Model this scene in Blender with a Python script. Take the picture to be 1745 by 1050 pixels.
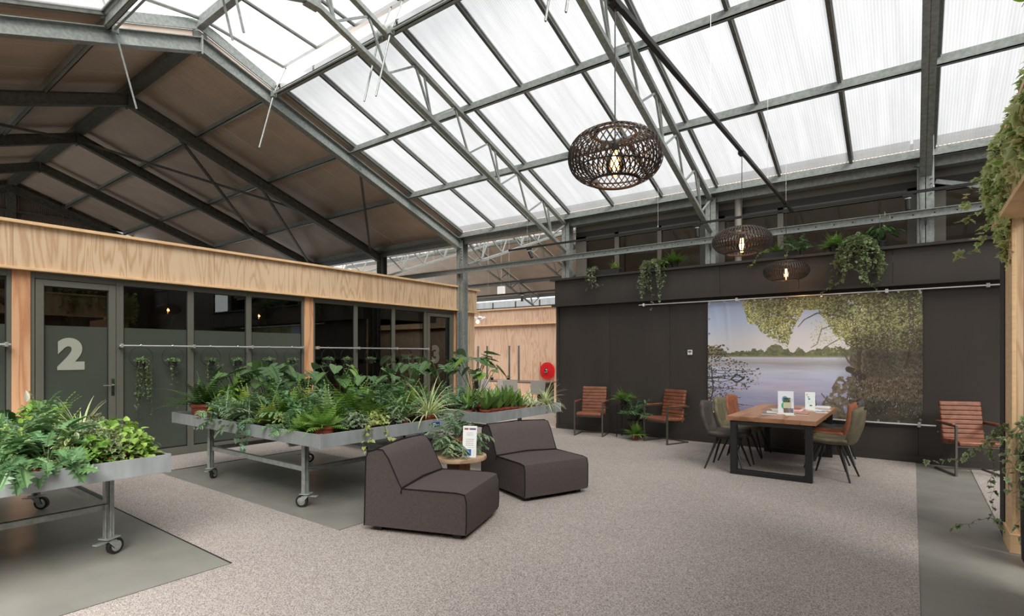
import bpy, bmesh, math, random
import numpy as np
from mathutils import Vector, Matrix
random.seed(7); RNG = np.random.default_rng(7)
for o in list(bpy.data.objects): bpy.data.objects.remove(o)
SC = bpy.context.scene; COL = SC.collection
PI = math.pi
# ------------------------------------------------------------------ camera, sky, exposure
YAW = math.radians(36.7); H = 1.57
cd = bpy.data.cameras.new('camera'); cam = bpy.data.objects.new('camera', cd); COL.objects.link(cam)
cam.location = (0, 0, H); cam.rotation_euler = (PI/2, 0, YAW)
cd.sensor_width = 36; cd.lens = 36*915/1745; cd.shift_y = (603.5-525)/1745; cd.clip_start = .05; cd.clip_end = 200
SC.camera = cam
SC.view_settings.view_transform = 'Standard'; SC.view_settings.look = 'None'
SC.view_settings.gamma = 1; SC.view_settings.use_curve_mapping = False
SC.view_settings.exposure = 0.84
SC.cycles.max_bounces = 10; SC.cycles.diffuse_bounces = 5; SC.cycles.glossy_bounces = 4
SC.cycles.transparent_max_bounces = 24; SC.cycles.caustics_reflective = False; SC.cycles.caustics_refractive = False
SC.cycles.sample_clamp_indirect = 6
W = bpy.data.worlds.new('sky'); SC.world = W; W.use_nodes = True
wn, wl = W.node_tree.nodes, W.node_tree.links
bg = wn['Background']
tc = wn.new('ShaderNodeTexCoord'); sp = wn.new('ShaderNodeSeparateXYZ'); wl.new(tc.outputs['Generated'], sp.inputs[0])
mr = wn.new('ShaderNodeMapRange'); wl.new(sp.outputs['Z'], mr.inputs['Value'])
mr.inputs['From Min'].default_value = 0.0; mr.inputs['From Max'].default_value = 1.0
mr.inputs['To Min'].default_value = .85; mr.inputs['To Max'].default_value = 2.55      # overcast sky: brighter overhead
wl.new(mr.outputs[0], bg.inputs['Strength']); bg.inputs['Color'].default_value = (.97, .985, 1, 1)
SKY = mr
# sun through thin cloud, from the right
sd = bpy.data.lights.new('sun', 'SUN'); sun = bpy.data.objects.new('sun', sd); COL.objects.link(sun)
sd.energy = 11; sd.angle = math.radians(35); sd.color = (1, .96, .9)
sun.rotation_euler = Vector((.58, -.42, .68)).to_track_quat('Z', 'Y').to_euler()

# ------------------------------------------------------------------ helpers
def srgb(r, g, b):
    f = lambda c: (c/255/12.92) if c <= 10 else ((c/255+.055)/1.055)**2.4
    return (f(r), f(g), f(b))
class MB:
    """collects boxes, bars, tubes into one mesh"""
    def __init__(s): s.v = []; s.f = []
    def add(s, vs, fs):
        n = len(s.v); s.v += [tuple(p) for p in vs]; s.f += [tuple(i+n for i in f) for f in fs]; return s
    def box(s, x0, x1, y0, y1, z0, z1):
        vs = [(x, y, z) for x in (x0, x1) for y in (y0, y1) for z in (z0, z1)]
        return s.add(vs, [(0,1,3,2),(4,6,7,5),(0,4,5,1),(2,3,7,6),(0,2,6,4),(1,5,7,3)])
    def bar(s, p, q, w, h, up=(0, 0, 1), cap=True):
        p, q = Vector(p), Vector(q); d = (q-p).normalized(); u = Vector(up)
        if abs(d.dot(u)) > .98: u = Vector((0, 1, 0)) if abs(d.y) < .9 else Vector((1, 0, 0))
        a = d.cross(u).normalized(); b = a.cross(d).normalized()
        vs = [c + a*(i*w/2) + b*(j*h/2) for c in (p, q) for i, j in ((-1,-1),(1,-1),(1,1),(-1,1))]
        fs = [(0,1,5,4),(1,2,6,5),(2,3,7,6),(3,0,4,7)] + ([(3,2,1,0),(4,5,6,7)] if cap else [])
        return s.add(vs, fs)
    def prism(s, pts, a, b, axis='x'):
        n = len(pts); put = {'x': lambda c, t: (c, t[0], t[1]), 'y': lambda c, t: (t[0], c, t[1]), 'z': lambda c, t: (t[0], t[1], c)}[axis]
        vs = [put(a, t) for t in pts] + [put(b, t) for t in pts]
        return s.add(vs, [tuple(range(n))[::-1], tuple(range(n, 2*n))] + [(i, (i+1) % n, n+(i+1) % n, n+i) for i in range(n)])
    def tube(s, path, r, n=8, closed=False, cap=True):
        path = [Vector(p) for p in path]; m = len(path); rr = r if isinstance(r, (list, tuple)) else [r]*m
        vs = []; prev = None
        for i, p in enumerate(path):
            if closed: d = path[(i+1) % m]-path[i-1]
            else: d = path[min(i+1, m-1)]-path[max(i-1, 0)]
            d = d.normalized() if d.length > 1e-9 else Vector((0, 0, 1))
            if prev is None: a = d.orthogonal().normalized()
            else:
                a = prev-d*prev.dot(d); a = a.normalized() if a.length > 1e-6 else d.orthogonal().normalized()
            prev = a; b = d.cross(a)
            vs += [p+(a*math.cos(2*PI*k/n)+b*math.sin(2*PI*k/n))*rr[i] for k in range(n)]
        fs = [(i*n+k, i*n+(k+1) % n, ((i+1) % m)*n+(k+1) % n, ((i+1) % m)*n+k) for i in range(m if closed else m-1) for k in range(n)]
        if cap and not closed: fs += [tuple(range(n))[::-1], tuple(range((m-1)*n, m*n))]
        return s.add(vs, fs)
    def lathe(s, prof, n=20, c=(0, 0, 0), axis='z', cap=True):
        vs = []; A = [2*PI*k/n for k in range(n)]
        for r, z in prof:
            for t in A:
                x, y = r*math.cos(t), r*math.sin(t)
                vs.append({'z': (c[0]+x, c[1]+y, c[2]+z), 'x': (c[0]+z, c[1]+x, c[2]+y), 'y': (c[0]+x, c[1]+z, c[2]+y)}[axis])
        m = len(prof)
        fs = [(i*n+k, i*n+(k+1) % n, (i+1)*n+(k+1) % n, (i+1)*n+k) for i in range(m-1) for k in range(n)]
        if cap: fs += [tuple(range(n))[::-1], tuple(range((m-1)*n, m*n))]
        return s.add(vs, fs)
    def build(s, name, mat, parent=None, bevel=0, smooth=False, loc=None):
        me = bpy.data.meshes.new(name); me.from_pydata(s.v, [], s.f); me.materials.append(mat)
        bm = bmesh.new(); bm.from_mesh(me); bmesh.ops.recalc_face_normals(bm, faces=bm.faces); bm.to_mesh(me); bm.free()
        return mk(name, me, parent, bevel, smooth, loc)
def mk(name, me, parent=None, bevel=0, smooth=False, loc=None):
    o = bpy.data.objects.new(name, me); COL.objects.link(o)
    if parent: o.parent = parent
    if loc: o.location = loc
    if smooth: me.polygons.foreach_set('use_smooth', [True]*len(me.polygons))
    if bevel:
        m = o.modifiers.new('bevel', 'BEVEL'); m.width = bevel; m.segments = 2; m.limit_method = 'ANGLE'; m.angle_limit = math.radians(40)
    return o
def shade_auto(o, ang=35):
    me = o.data; me.polygons.foreach_set('use_smooth', [True]*len(me.polygons))
    try: me.set_sharp_from_angle(angle=math.radians(ang))
    except Exception: pass
    return o
def tag(o, label, cat, group=None, kind=None):
    o['label'] = label; o['category'] = cat
    if group: o['group'] = group
    if kind: o['kind'] = kind
    return o
def thing(name, label, cat, loc=(0, 0, 0), rz=0, group=None):
    o = bpy.data.objects.new(name, None); COL.objects.link(o); o.location = loc; o.rotation_euler = (0, 0, rz)
    return tag(o, label, cat, group)
def struct(name, parent=None):
    o = bpy.data.objects.new(name, None); COL.objects.link(o); o['kind'] = 'structure'; return o
def lab(o, label): o['label'] = label; return o
def dup(o, loc=None, rz=None, label=None, group=None, sc=None):
    def cp(a, par):
        c = a.copy(); COL.objects.link(c); c.parent = par
        for ch in a.children: cp(ch, c)
        return c
    r = cp(o, None)
    if loc is not None: r.location = loc
    if rz is not None: r.rotation_euler = (0, 0, rz)
    if sc: r.scale = (sc, sc, sc)
    if label: r['label'] = label
    if group: r['group'] = group
    return r
# ------------------------------------------------------------------ materials
def mat(name, col, rough=.5, metal=0, spec=.5, noise=None, bump=None, emit=None, var=0):
    m = bpy.data.materials.new(name); m.use_nodes = True; n, l = m.node_tree.nodes, m.node_tree.links
    b = n['Principled BSDF']; b.inputs['Base Color'].default_value = (*col, 1); b.inputs['Roughness'].default_value = rough
    b.inputs['Metallic'].default_value = metal; b.inputs['Specular IOR Level'].default_value = spec
    t = n.new('ShaderNodeTexCoord')
    if noise:                        # (scale, amount) or (scale, amount, (sx,sy,sz))
        mp = n.new('ShaderNodeMapping'); l.new(t.outputs['Object'], mp.inputs[0])
        if len(noise) > 2: mp.inputs['Scale'].default_value = noise[2]
        nz = n.new('ShaderNodeTexNoise'); nz.inputs['Scale'].default_value = noise[0]; nz.inputs['Detail'].default_value = 5; l.new(mp.outputs[0], nz.inputs['Vector'])
        r = n.new('ShaderNodeMapRange'); l.new(nz.outputs['Fac'], r.inputs['Value']); r.inputs['From Min'].default_value = .3; r.inputs['From Max'].default_value = .7
        r.inputs['To Min'].default_value = 1-noise[1]; r.inputs['To Max'].default_value = 1+noise[1]
        mx = n.new('ShaderNodeVectorMath'); mx.operation = 'SCALE'; mx.inputs[0].default_value = col; l.new(r.outputs[0], mx.inputs['Scale']); src = mx.outputs[0]
        if var:
            oi = n.new('ShaderNodeObjectInfo'); r2 = n.new('ShaderNodeMapRange'); l.new(oi.outputs['Random'], r2.inputs['Value'])
            r2.inputs['To Min'].default_value = 1-var; r2.inputs['To Max'].default_value = 1+var
            m2 = n.new('ShaderNodeVectorMath'); m2.operation = 'SCALE'; l.new(src, m2.inputs[0]); l.new(r2.outputs[0], m2.inputs['Scale']); src = m2.outputs[0]
        l.new(src, b.inputs['Base Color'])
    if bump:                         # (scale, strength, distance)
        nb = n.new('ShaderNodeTexNoise'); nb.inputs['Scale'].default_value = bump[0]; nb.inputs['Detail'].default_value = 4; l.new(t.outputs['Object'], nb.inputs['Vector'])
        bp = n.new('ShaderNodeBump'); bp.inputs['Strength'].default_value = bump[1]; bp.inputs['Distance'].default_value = bump[2]
        l.new(nb.outputs['Fac'], bp.inputs['Height']); l.new(bp.outputs[0], b.inputs['Normal'])
    if emit:
        b.inputs['Emission Color'].default_value = (*emit[0], 1); b.inputs['Emission Strength'].default_value = emit[1]
    return m
def M_(op, n, l, a, b=None, c=None):
    q = n.new('ShaderNodeMath'); q.operation = op
    for i, x in enumerate((a, b, c)):
        if x is None: continue
        if hasattr(x, 'links') or isinstance(x, bpy.types.NodeSocket): l.new(x, q.inputs[i])
        else: q.inputs[i].default_value = x
    return q.outputs[0]
def ramp(n, l, fac, stops):
    r = n.new('ShaderNodeValToRGB'); l.new(fac, r.inputs[0]); e = r.color_ramp.elements
    while len(e) < len(stops): e.new(.5)
    for k, (p, c) in enumerate(stops): e[k].position = p; e[k].color = (*c, 1)
    return r.outputs[0]
def plywood(name, light, dark, axis='z', freq=22, rough=.6):
    m = bpy.data.materials.new(name); m.use_nodes = True; n, l = m.node_tree.nodes, m.node_tree.links; b = n['Principled BSDF']
    t = n.new('ShaderNodeTexCoord'); oi = n.new('ShaderNodeObjectInfo')
    off = n.new('ShaderNodeVectorMath'); off.operation = 'SCALE'; off.inputs[0].default_value = (13, 7, 5); l.new(oi.outputs['Random'], off.inputs['Scale'])
    ad = n.new('ShaderNodeVectorMath'); l.new(t.outputs['Object'], ad.inputs[0]); l.new(off.outputs[0], ad.inputs[1])
    mp = n.new('ShaderNodeMapping'); l.new(ad.outputs[0], mp.inputs[0])
    mp.inputs['Scale'].default_value = (1.7, 1.7, .2) if axis == 'z' else ((.12, 1, 1) if axis == 'x' else (1, .12, 1))
    nz = n.new('ShaderNodeTexNoise'); nz.inputs['Scale'].default_value = 2.6; nz.inputs['Detail'].default_value = 2.2; nz.inputs['Distortion'].default_value = .5; l.new(mp.outputs[0], nz.inputs['Vector'])
    s = M_('SINE', n, l, M_('MULTIPLY', n, l, nz.outputs['Fac'], freq*2.3))
    s = M_('MULTIPLY_ADD', n, l, s, .5, .5); s = M_('POWER', n, l, s, 2.2)
    fz = n.new('ShaderNodeTexNoise'); fz.inputs['Scale'].default_value = 60; l.new(mp.outputs[0], fz.inputs['Vector'])
    big = n.new('ShaderNodeTexNoise'); big.inputs['Scale'].default_value = 1.1; l.new(ad.outputs[0], big.inputs['Vector'])
    f = M_('ADD', n, l, M_('MULTIPLY', n, l, s, .7), M_('MULTIPLY', n, l, M_('SUBTRACT', n, l, fz.outputs['Fac'], .5), .5))
    f = M_('ADD', n, l, f, M_('MULTIPLY', n, l, M_('SUBTRACT', n, l, big.outputs['Fac'], .5), .8))
    l.new(ramp(n, l, f, [(0, light), (.9, dark)]), b.inputs['Base Color']); b.inputs['Roughness'].default_value = rough
    return m
PLY = plywood('pine_plywood', srgb(206,180,150), srgb(180,146,112))
PLY_P = plywood('pinkish_plywood', srgb(204,174,150), srgb(180,142,116))
PLY_O = plywood('orange_plywood', srgb(204,158,120), srgb(170,116,78), freq=12)
PLY_B = plywood('darkened_plywood', srgb(150,108,76), srgb(120,84,58), freq=10)
PINE = mat('pine_edge', srgb(214,180,138), .55, noise=(8, .12, (1, 1, 4)))
FRAME = mat('grey_green_frame_paint', srgb(90,90,81), .45)
DFRAME = mat('dark_grey_frame_paint', srgb(112,108,100), .5)
RUBBER = mat('black_gasket', (.01, .01, .01), .6)
DARKW = mat('dark_brown_panel', srgb(54,49,45), .55, noise=(3, .12, (1, 1, .2)), var=.06)
DARKT = mat('dark_brown_trim', srgb(50,46,42), .5)
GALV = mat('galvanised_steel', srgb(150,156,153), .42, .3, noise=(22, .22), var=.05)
GALVD = mat('dark_galvanised_steel', srgb(104,107,103), .5, .3, noise=(14, .25))  # darker copy of the galvanised steel
GALVB = mat('bright_galvanised_tray', srgb(150,156,158), .4, .3, noise=(9, .16, (1, 1, .3)))
CHROME = mat('chrome', (.8, .8, .8), .15, 1)
ALU = mat('brushed_aluminium_tube', (.75, .75, .75), .3, .9)
BLACK = mat('black_powder_coat', (.012, .012, .012), .45)
BLACKP = mat('black_plastic', (.015, .015, .016), .5)
TERRA = mat('terracotta_plastic', srgb(128,62,44), .65, noise=(20, .1))
SOIL = mat('potting_soil', (.02, .013, .009), .95, bump=(80, 1, .01))
WHITE = mat('white_plastic', (.8, .8, .79), .4)
PAPER = mat('white_paper', (.82, .82, .8), .6)
LEATHER = mat('cognac_leather', srgb(122,76,56), .38, noise=(12, .25), bump=(90, .15, .002))
SOFA = mat('charcoal_woven_fabric', srgb(76,69,68), .95, spec=.15, noise=(320, .45), bump=(420, .5, .002))
SOFAP = mat('dark_piping', srgb(34,30,30), .9, spec=.1)
SEATG = mat('grey_brushed_fabric', srgb(74,70,66), .8, spec=.3, noise=(9, .3))
SEATO = mat('olive_brushed_fabric', srgb(108,102,82), .75, spec=.3, noise=(9, .3))
SEATR = mat('rust_brushed_fabric', srgb(136,84,60), .75, spec=.3, noise=(9, .3))
GUNM = mat('raw_steel_tube', srgb(104,100,96), .4, .7)
RED = mat('red_enamel', srgb(190,16,24), .4)
STEM = mat('plant_stem', (.06, .09, .03), .7)
STEMB = mat('vine_stem', (.10, .07, .04), .8)
def concrete():
    m = mat('polished_concrete', srgb(126,125,119), .32, spec=.45, noise=(1.6, .14, (1, 1.4, 1)))
    n, l = m.node_tree.nodes, m.node_tree.links; b = n['Principled BSDF']
    t = n.new('ShaderNodeTexCoord'); z = n.new('ShaderNodeTexNoise'); z.inputs['Scale'].default_value = 3; z.inputs['Detail'].default_value = 6; l.new(t.outputs['Object'], z.inputs['Vector'])
    r = n.new('ShaderNodeMapRange'); l.new(z.outputs['Fac'], r.inputs['Value']); r.inputs['To Min'].default_value = .2; r.inputs['To Max'].default_value = .5; l.new(r.outputs[0], b.inputs['Roughness'])
    return m
CONC = concrete()
def carpet_mat():
    m = bpy.data.materials.new('loop_pile_carpet'); m.use_nodes = True; n, l = m.node_tree.nodes, m.node_tree.links; b = n['Principled BSDF']
    t = n.new('ShaderNodeTexCoord'); mp = n.new('ShaderNodeMapping'); l.new(t.outputs['Object'], mp.inputs[0]); mp.inputs['Scale'].default_value = (1, 1.35, 1)
    v = n.new('ShaderNodeTexVoronoi'); v.inputs['Scale'].default_value = 150; v.inputs['Randomness'].default_value = .35; l.new(mp.outputs[0], v.inputs['Vector'])
    hs = n.new('ShaderNodeSeparateColor'); l.new(v.outputs['Color'], hs.inputs[0])
    nz = n.new('ShaderNodeTexNoise'); nz.inputs['Scale'].default_value = 260; l.new(t.outputs['Object'], nz.inputs['Vector'])
    bigz = n.new('ShaderNodeTexNoise'); bigz.inputs['Scale'].default_value = .9; bigz.inputs['Detail'].default_value = 4; l.new(t.outputs['Object'], bigz.inputs['Vector'])
    f = M_('ADD', n, l, M_('MULTIPLY', n, l, hs.outputs[0], .55), M_('MULTIPLY', n, l, nz.outputs['Fac'], .45))
    f = M_('SUBTRACT', n, l, f, M_('MULTIPLY', n, l, v.outputs['Distance'], .35))
    f = M_('ADD', n, l, f, M_('MULTIPLY', n, l, M_('SUBTRACT', n, l, bigz.outputs['Fac'], .5), .15))
    l.new(ramp(n, l, f, [(.0, srgb(104,97,94)), (.32, srgb(156,148,143)), (.8, srgb(200,192,186))]), b.inputs['Base Color'])
    b.inputs['Roughness'].default_value = 1; b.inputs['Specular IOR Level'].default_value = .05
    bp = n.new('ShaderNodeBump'); bp.inputs['Strength'].default_value = .6; bp.inputs['Distance'].default_value = .004; bp.invert = True
    l.new(v.outputs['Distance'], bp.inputs['Height']); l.new(bp.outputs[0], b.inputs['Normal'])
    return m
CARPET = carpet_mat()
def ribbed(name, col, per=.05, axis=0, rough=.45):
    m = mat(name, col, rough, noise=(2, .08), var=.05); n, l = m.node_tree.nodes, m.node_tree.links
    t = n.new('ShaderNodeTexCoord'); s = n.new('ShaderNodeSeparateXYZ'); l.new(t.outputs['Object'], s.inputs[0])
    w = M_('SINE', n, l, M_('MULTIPLY', n, l, s.outputs[axis], 2*PI/per))
    bp = n.new('ShaderNodeBump'); bp.inputs['Strength'].default_value = .7; bp.inputs['Distance'].default_value = .006
    l.new(w, bp.inputs['Height']); l.new(bp.outputs[0], n['Principled BSDF'].inputs['Normal'])
    return m
BROWNR = ribbed('brown_ribbed_roof_liner', srgb(208,190,175))
BROWNW = ribbed('grey_brown_wall_liner', srgb(120,108,98), axis=1)
def polycarb():
    m = bpy.data.materials.new('twin_wall_polycarbonate'); m.use_nodes = True; n, l = m.node_tree.nodes, m.node_tree.links
    n.remove(n['Principled BSDF']); out = n['Material Output']
    t = n.new('ShaderNodeTexCoord'); s = n.new('ShaderNodeSeparateXYZ'); l.new(t.outputs['Object'], s.inputs[0])
    w = M_('SINE', n, l, M_('MULTIPLY', n, l, s.outputs[0], 2*PI/.032))
    nz = n.new('ShaderNodeTexNoise'); nz.inputs['Scale'].default_value = 2.2; nz.inputs['Detail'].default_value = 4
    mp = n.new('ShaderNodeMapping'); l.new(t.outputs['Object'], mp.inputs[0]); mp.inputs['Scale'].default_value = (4, .35, .35); l.new(mp.outputs[0], nz.inputs['Vector'])
    f = M_('ADD', n, l, M_('MULTIPLY_ADD', n, l, w, .025, .525), M_('MULTIPLY', n, l, M_('SUBTRACT', n, l, nz.outputs['Fac'], .5), .16))
    cc = n.new('ShaderNodeCombineColor')
    for k, g in enumerate((1, 1, .995)): l.new(M_('MULTIPLY', n, l, f, g), cc.inputs[k])
    tr = n.new('ShaderNodeBsdfTransparent'); l.new(cc.outputs[0], tr.inputs[0])
    df = n.new('ShaderNodeBsdfTranslucent'); df.inputs[0].default_value = (.85, .87, .88, 1)
    d2 = n.new('ShaderNodeBsdfDiffuse'); d2.inputs[0].default_value = (.8, .8, .8, 1)
    m1 = n.new('ShaderNodeMixShader'); m1.inputs[0].default_value = .5; l.new(df.outputs[0], m1.inputs[1]); l.new(d2.outputs[0], m1.inputs[2])
    mx = n.new('ShaderNodeMixShader'); mx.inputs[0].default_value = .14; l.new(tr.outputs[0], mx.inputs[1]); l.new(m1.outputs[0], mx.inputs[2])
    l.new(mx.outputs[0], out.inputs[0]); return m
POLY = polycarb()
def glass(name, tint, refl=.06, rough=.0, diff=None, ior=1.45):
    m = bpy.data.materials.new(name); m.use_nodes = True; n, l = m.node_tree.nodes, m.node_tree.links
    n.remove(n['Principled BSDF']); out = n['Material Output']
    tr = n.new('ShaderNodeBsdfTransparent'); tr.inputs[0].default_value = (*tint, 1); base = tr.outputs[0]
    if diff:
        d = n.new('ShaderNodeBsdfDiffuse'); d.inputs[0].default_value = (*diff[0], 1)
        mm = n.new('ShaderNodeMixShader'); mm.inputs[0].default_value = diff[1]; l.new(base, mm.inputs[1]); l.new(d.outputs[0], mm.inputs[2]); base = mm.outputs[0]
    g = n.new('ShaderNodeBsdfGlossy'); g.inputs['Roughness'].default_value = rough; g.inputs[0].default_value = (.9, .95, .92, 1)
    fr = n.new('ShaderNodeFresnel'); fr.inputs[0].default_value = ior
    f = M_('ADD', n, l, fr.outputs[0], refl)
    mx = n.new('ShaderNodeMixShader'); l.new(f, mx.inputs[0]); l.new(base, mx.inputs[1]); l.new(g.outputs[0], mx.inputs[2]); l.new(mx.outputs[0], out.inputs[0])
    return m
GLASSD = glass('clerestory_glass', (.34, .33, .31), .0, ior=1.2)
GLASS = glass('tinted_window_glass', (.5, .52, .5), .05)
FROST = glass('frosted_window_film', (.2, .22, .2), .0, .1, (srgb(78,84,76), .75))
def leafmat(name, rough=.38, trans=.3):
    m = bpy.data.materials.new(name); m.use_nodes = True; n, l = m.node_tree.nodes, m.node_tree.links; b = n['Principled BSDF']; out = n['Material Output']
    a = n.new('ShaderNodeAttribute'); a.attribute_name = 'Col'; oi = n.new('ShaderNodeObjectInfo')
    hs = n.new('ShaderNodeHueSaturation'); l.new(a.outputs['Color'], hs.inputs['Color'])
    r = n.new('ShaderNodeMapRange'); l.new(oi.outputs['Random'], r.inputs['Value']); r.inputs['To Min'].default_value = .8; r.inputs['To Max'].default_value = 1.2; l.new(r.outputs[0], hs.inputs['Value'])
    l.new(hs.outputs[0], b.inputs['Base Color']); b.inputs['Roughness'].default_value = rough
    tr = n.new('ShaderNodeBsdfTranslucent'); l.new(hs.outputs[0], tr.inputs[0])
    mx = n.new('ShaderNodeMixShader'); mx.inputs[0].default_value = trans; l.new(b.outputs[0], mx.inputs[1]); l.new(tr.outputs[0], mx.inputs[2]); l.new(mx.outputs[0], out.inputs[0])
    return m
LEAF = leafmat('leaf'); LEAFG = leafmat('glossy_leaf', .3, .2)
def colmat(name, rough=.5):
    m = bpy.data.materials.new(name); m.use_nodes = True; n, l = m.node_tree.nodes, m.node_tree.links
    a = n.new('ShaderNodeAttribute'); a.attribute_name = 'Col'; l.new(a.outputs['Color'], n['Principled BSDF'].inputs['Base Color']); n['Principled BSDF'].inputs['Roughness'].default_value = rough
    return m
PRINT = colmat('printed_banner', .5)

# ------------------------------------------------------------------ the shell of the hall
S = .356; YR = 3.85; YE = 10.0; ZE = 4.36
def T(y): return ZE + S*(YE-y) if y >= YR else ZE + S*(y-(2*YR-YE))     # top of the rafters
FX = [-21.2, -18.15, -15.1, -12.05, -9.0]        # solid rafter frames
TX = [-5.96, -2.92]                              # lattice trusses
floor = MB().box(-24, 6, -5, 24, -.2, 0).build('floor', CONC); floor['kind'] = 'structure'
# ceiling: brown liner sheets west of the glazed bays, translucent sheets east of them
ceil = struct('ceiling')
def sheet(mb, x0, x1, ya, yb, off, th):
    za, zb = T(ya)+off, T(yb)+off
    mb.prism([(ya, za), (yb, zb), (yb, zb+th), (ya, za+th)], x0, x1, 'x'); return mb
x = -21.42; first = {}
def sheets(x, w, ya, yb, m, name, off=.15, th=.06):
    key = (round(w, 3), ya, yb, m.name)
    if key not in first:
        o = sheet(MB(), 0, w, ya, yb, off, th).build(name, m, ceil, loc=(x, 0, 0)); first[key] = o
    else:
        o = first[key].copy(); COL.objects.link(o); o.parent = ceil; o.location = (x, 0, 0)
    return o
while x < -9.9:
    for ya, yb in ((YR+.01, 10.3), (YR-.01, -2.6)): sheets(x, 1.005, ya, yb, BROWNR, 'roof_liner_sheet')
    x += 1.015
for ya, yb in ((5.1, 10.3), (2.6, -2.6)):
    sheets(x, -8.87-x, ya, yb, BROWNR, 'roof_liner_sheet')
xs = -8.87
BARX = []
k = 0
while xs < 9:
    for ya, yb in ((5.14, 9.86), (2.56, -2.15)): sheets(xs+.012, .99, ya, yb, POLY, 'translucent_sheet', .16, .012)
    for ya, yb in ((9.87, 10.3),): sheets(xs, 1.01, ya, yb, BROWNR, 'eave_liner_sheet', .158, .012)
    BARX.append(xs); xs += 1.0133; k += 1
BARX.append(xs)
gbm = {}
for bx in BARX:
    for ya, yb in ((5.1, 9.85), (2.6, -2.1)):
        if (ya, yb) not in gbm:
            mb = MB(); sheet(mb, -.022, .022, ya, yb, .115, .045); sheet(mb, -.035, .035, ya, yb, .172, .02)
            gbm[(ya, yb)] = mb.build('glazing_bar', GALVD, ceil, loc=(bx, 0, 0))
        else:
            o = gbm[(ya, yb)].copy(); COL.objects.link(o); o.parent = ceil; o.location = (bx, 0, 0)
# purlins: Z sections on top of the rafters
def purlin(y, x0, x1, hh=.145, fl=.06, m=GALV, name='purlin'):
    z = T(y); s = 1 if y > YR else -1; t = .012; w = fl*s
    mb = MB(); mb.box(x0, x1, y-t/2, y+t/2, z, z+hh); mb.box(x0, x1, min(y, y+w), max(y, y+w), z+hh-t, z+hh)
    mb.box(x0, x1, min(y, y-w), max(y, y-w), z, z+t); mb.box(x0, x1, min(y-w, y-w+s*t), max(y-w, y-w+s*t), z, z+.03)
    return mb.build(name, m, ceil)
for y in (6.67, 8.2, 9.85, 2*YR-6.67, 2*YR-8.2, 2*YR-9.85):
    purlin(y, -21.3, 9.2, m=GALV)
for y in (5.12, 2*YR-5.12): purlin(y, -21.3, 9.2, .16, .07)
MB().box(-21.3, -9, YR-.1, YR+.1, T(YR)-.02, T(YR)+.1).build('ridge_purlin', GALVD, ceil)
# ridge vent: raised glazed wings with open sides, x > -9
zr = 6.86
MB().box(-9, 9.2, YR-.05, YR+.05, zr-.16, zr).build('ridge_beam', GALV, ceil)
for s in (1, -1):
    y1 = YR+s*1.4; z1 = 6.66
    k = 0; x = -8.95
    while x < 9.0:
        MB().prism([(YR+s*.05, zr-.03), (y1, z1), (y1, z1+.012), (YR+s*.05, zr-.018)], x+.02, x+.99, 'x').build('vent_pane', POLY, ceil)
        MB().bar((x, YR+s*.05, zr-.03), (x, y1, z1-.0), .035, .04).build('vent_bar', GALVD, ceil)
        x += 1.0133
    MB().bar((-8.95, y1, z1), (9.2, y1, z1), .09, .05, (0, -s*.15, 1)).build('vent_edge_rail', ALU, ceil)
    # sloped closing plate at the solid roof
    yc = YR+s*1.27; mb = MB(); mb.prism([(YR, zr), (YR, zr-.17), (yc, T(5.12)+.12), (yc, T(5.12)+.27)], -9.03, -9.0, 'x'); mb.build('closing_plate', GALV, ceil)
    mb = MB(); mb.prism([(YR, zr-.17), (YR, T(YR)-.05), (yc, T(5.12)-.02), (yc, T(5.12)+.12)], -9.06, -9.035, 'x'); mb.build('closing_liner', BROWNR, ceil)
    MB().box(-9, 9.2, min(YR+s*1.30, YR+s*1.25), max(YR+s*1.30, YR+s*1.25), T(5.12)+.12, T(5.12)+.2).build('vent_kerb', ALU, ceil)

# portal frames
def ibeam_slope(mb, x, ya, yb, d=.23, fw=.14, t=.012, web=.01):
    for o0, o1, w in ((-d, -d+t, fw), (-t, 0, fw), (-d, 0, web)):
        mb.prism([(ya, T(ya)+o0), (yb, T(yb)+o0), (yb, T(yb)+o1), (ya, T(ya)+o1)], x-w/2, x+w/2, 'x')
def column_mb(x, y, z0, z1, w=.2, d=.2, t=.012, lips=True):
    mb = MB(); mb.box(x-w/2, x+w/2, y-d/2, y-d/2+t, z0, z1); mb.box(x-w/2, x+w/2, y+d/2-t, y+d/2, z0, z1); mb.box(x-.005, x+.005, y-d/2, y+d/2, z0, z1)
    return mb
def frame(x, label, group=None, bolts=True, m=GALV):
    t = thing('portal_frame', label, 'steel frame', (x, YE, 0), 0, group)
    def B(mb, n, mm=m):
        mb.v = [(a-x, b-YE, c) for a, b, c in mb.v]; return mb.build(n, mm, t)
    mb = MB(); ibeam_slope(mb, x, YR+.008, YE-.1); B(mb, 'rafter')
    mb = MB(); ibeam_slope(mb, x, YR-.008, -2.2); B(mb, 'rafter')
    B(MB().box(x-.08, x+.08, YR-.012, YR+.012, T(YR)-.27, T(YR)+.02), 'apex_plate')
    B(column_mb(x, YE, 0, ZE+.02, .2, .2), 'column'); B(column_mb(x, -2.3, 0, ZE, .2, .2), 'column')
    if bolts:
        mb = MB()
        for i in range(7): mb.lathe([(.012, 0), (.012, .03)], 6, (x-.07, YE-.13, ZE-.02-.07*i), 'y'); mb.lathe([(.012, 0), (.012, .03)], 6, (x+.07, YE-.13, ZE-.02-.07*i), 'y')
        o = B(mb, 'bolt_row'); o['kind'] = 'stuff'
        mb = MB(); mb.prism([(YE-.1, 3.86), (YE-.24, 3.84), (YE-.24, 3.82), (YE-.1, 3.66)], x-.01, x+.01, 'x')
    return t
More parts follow.
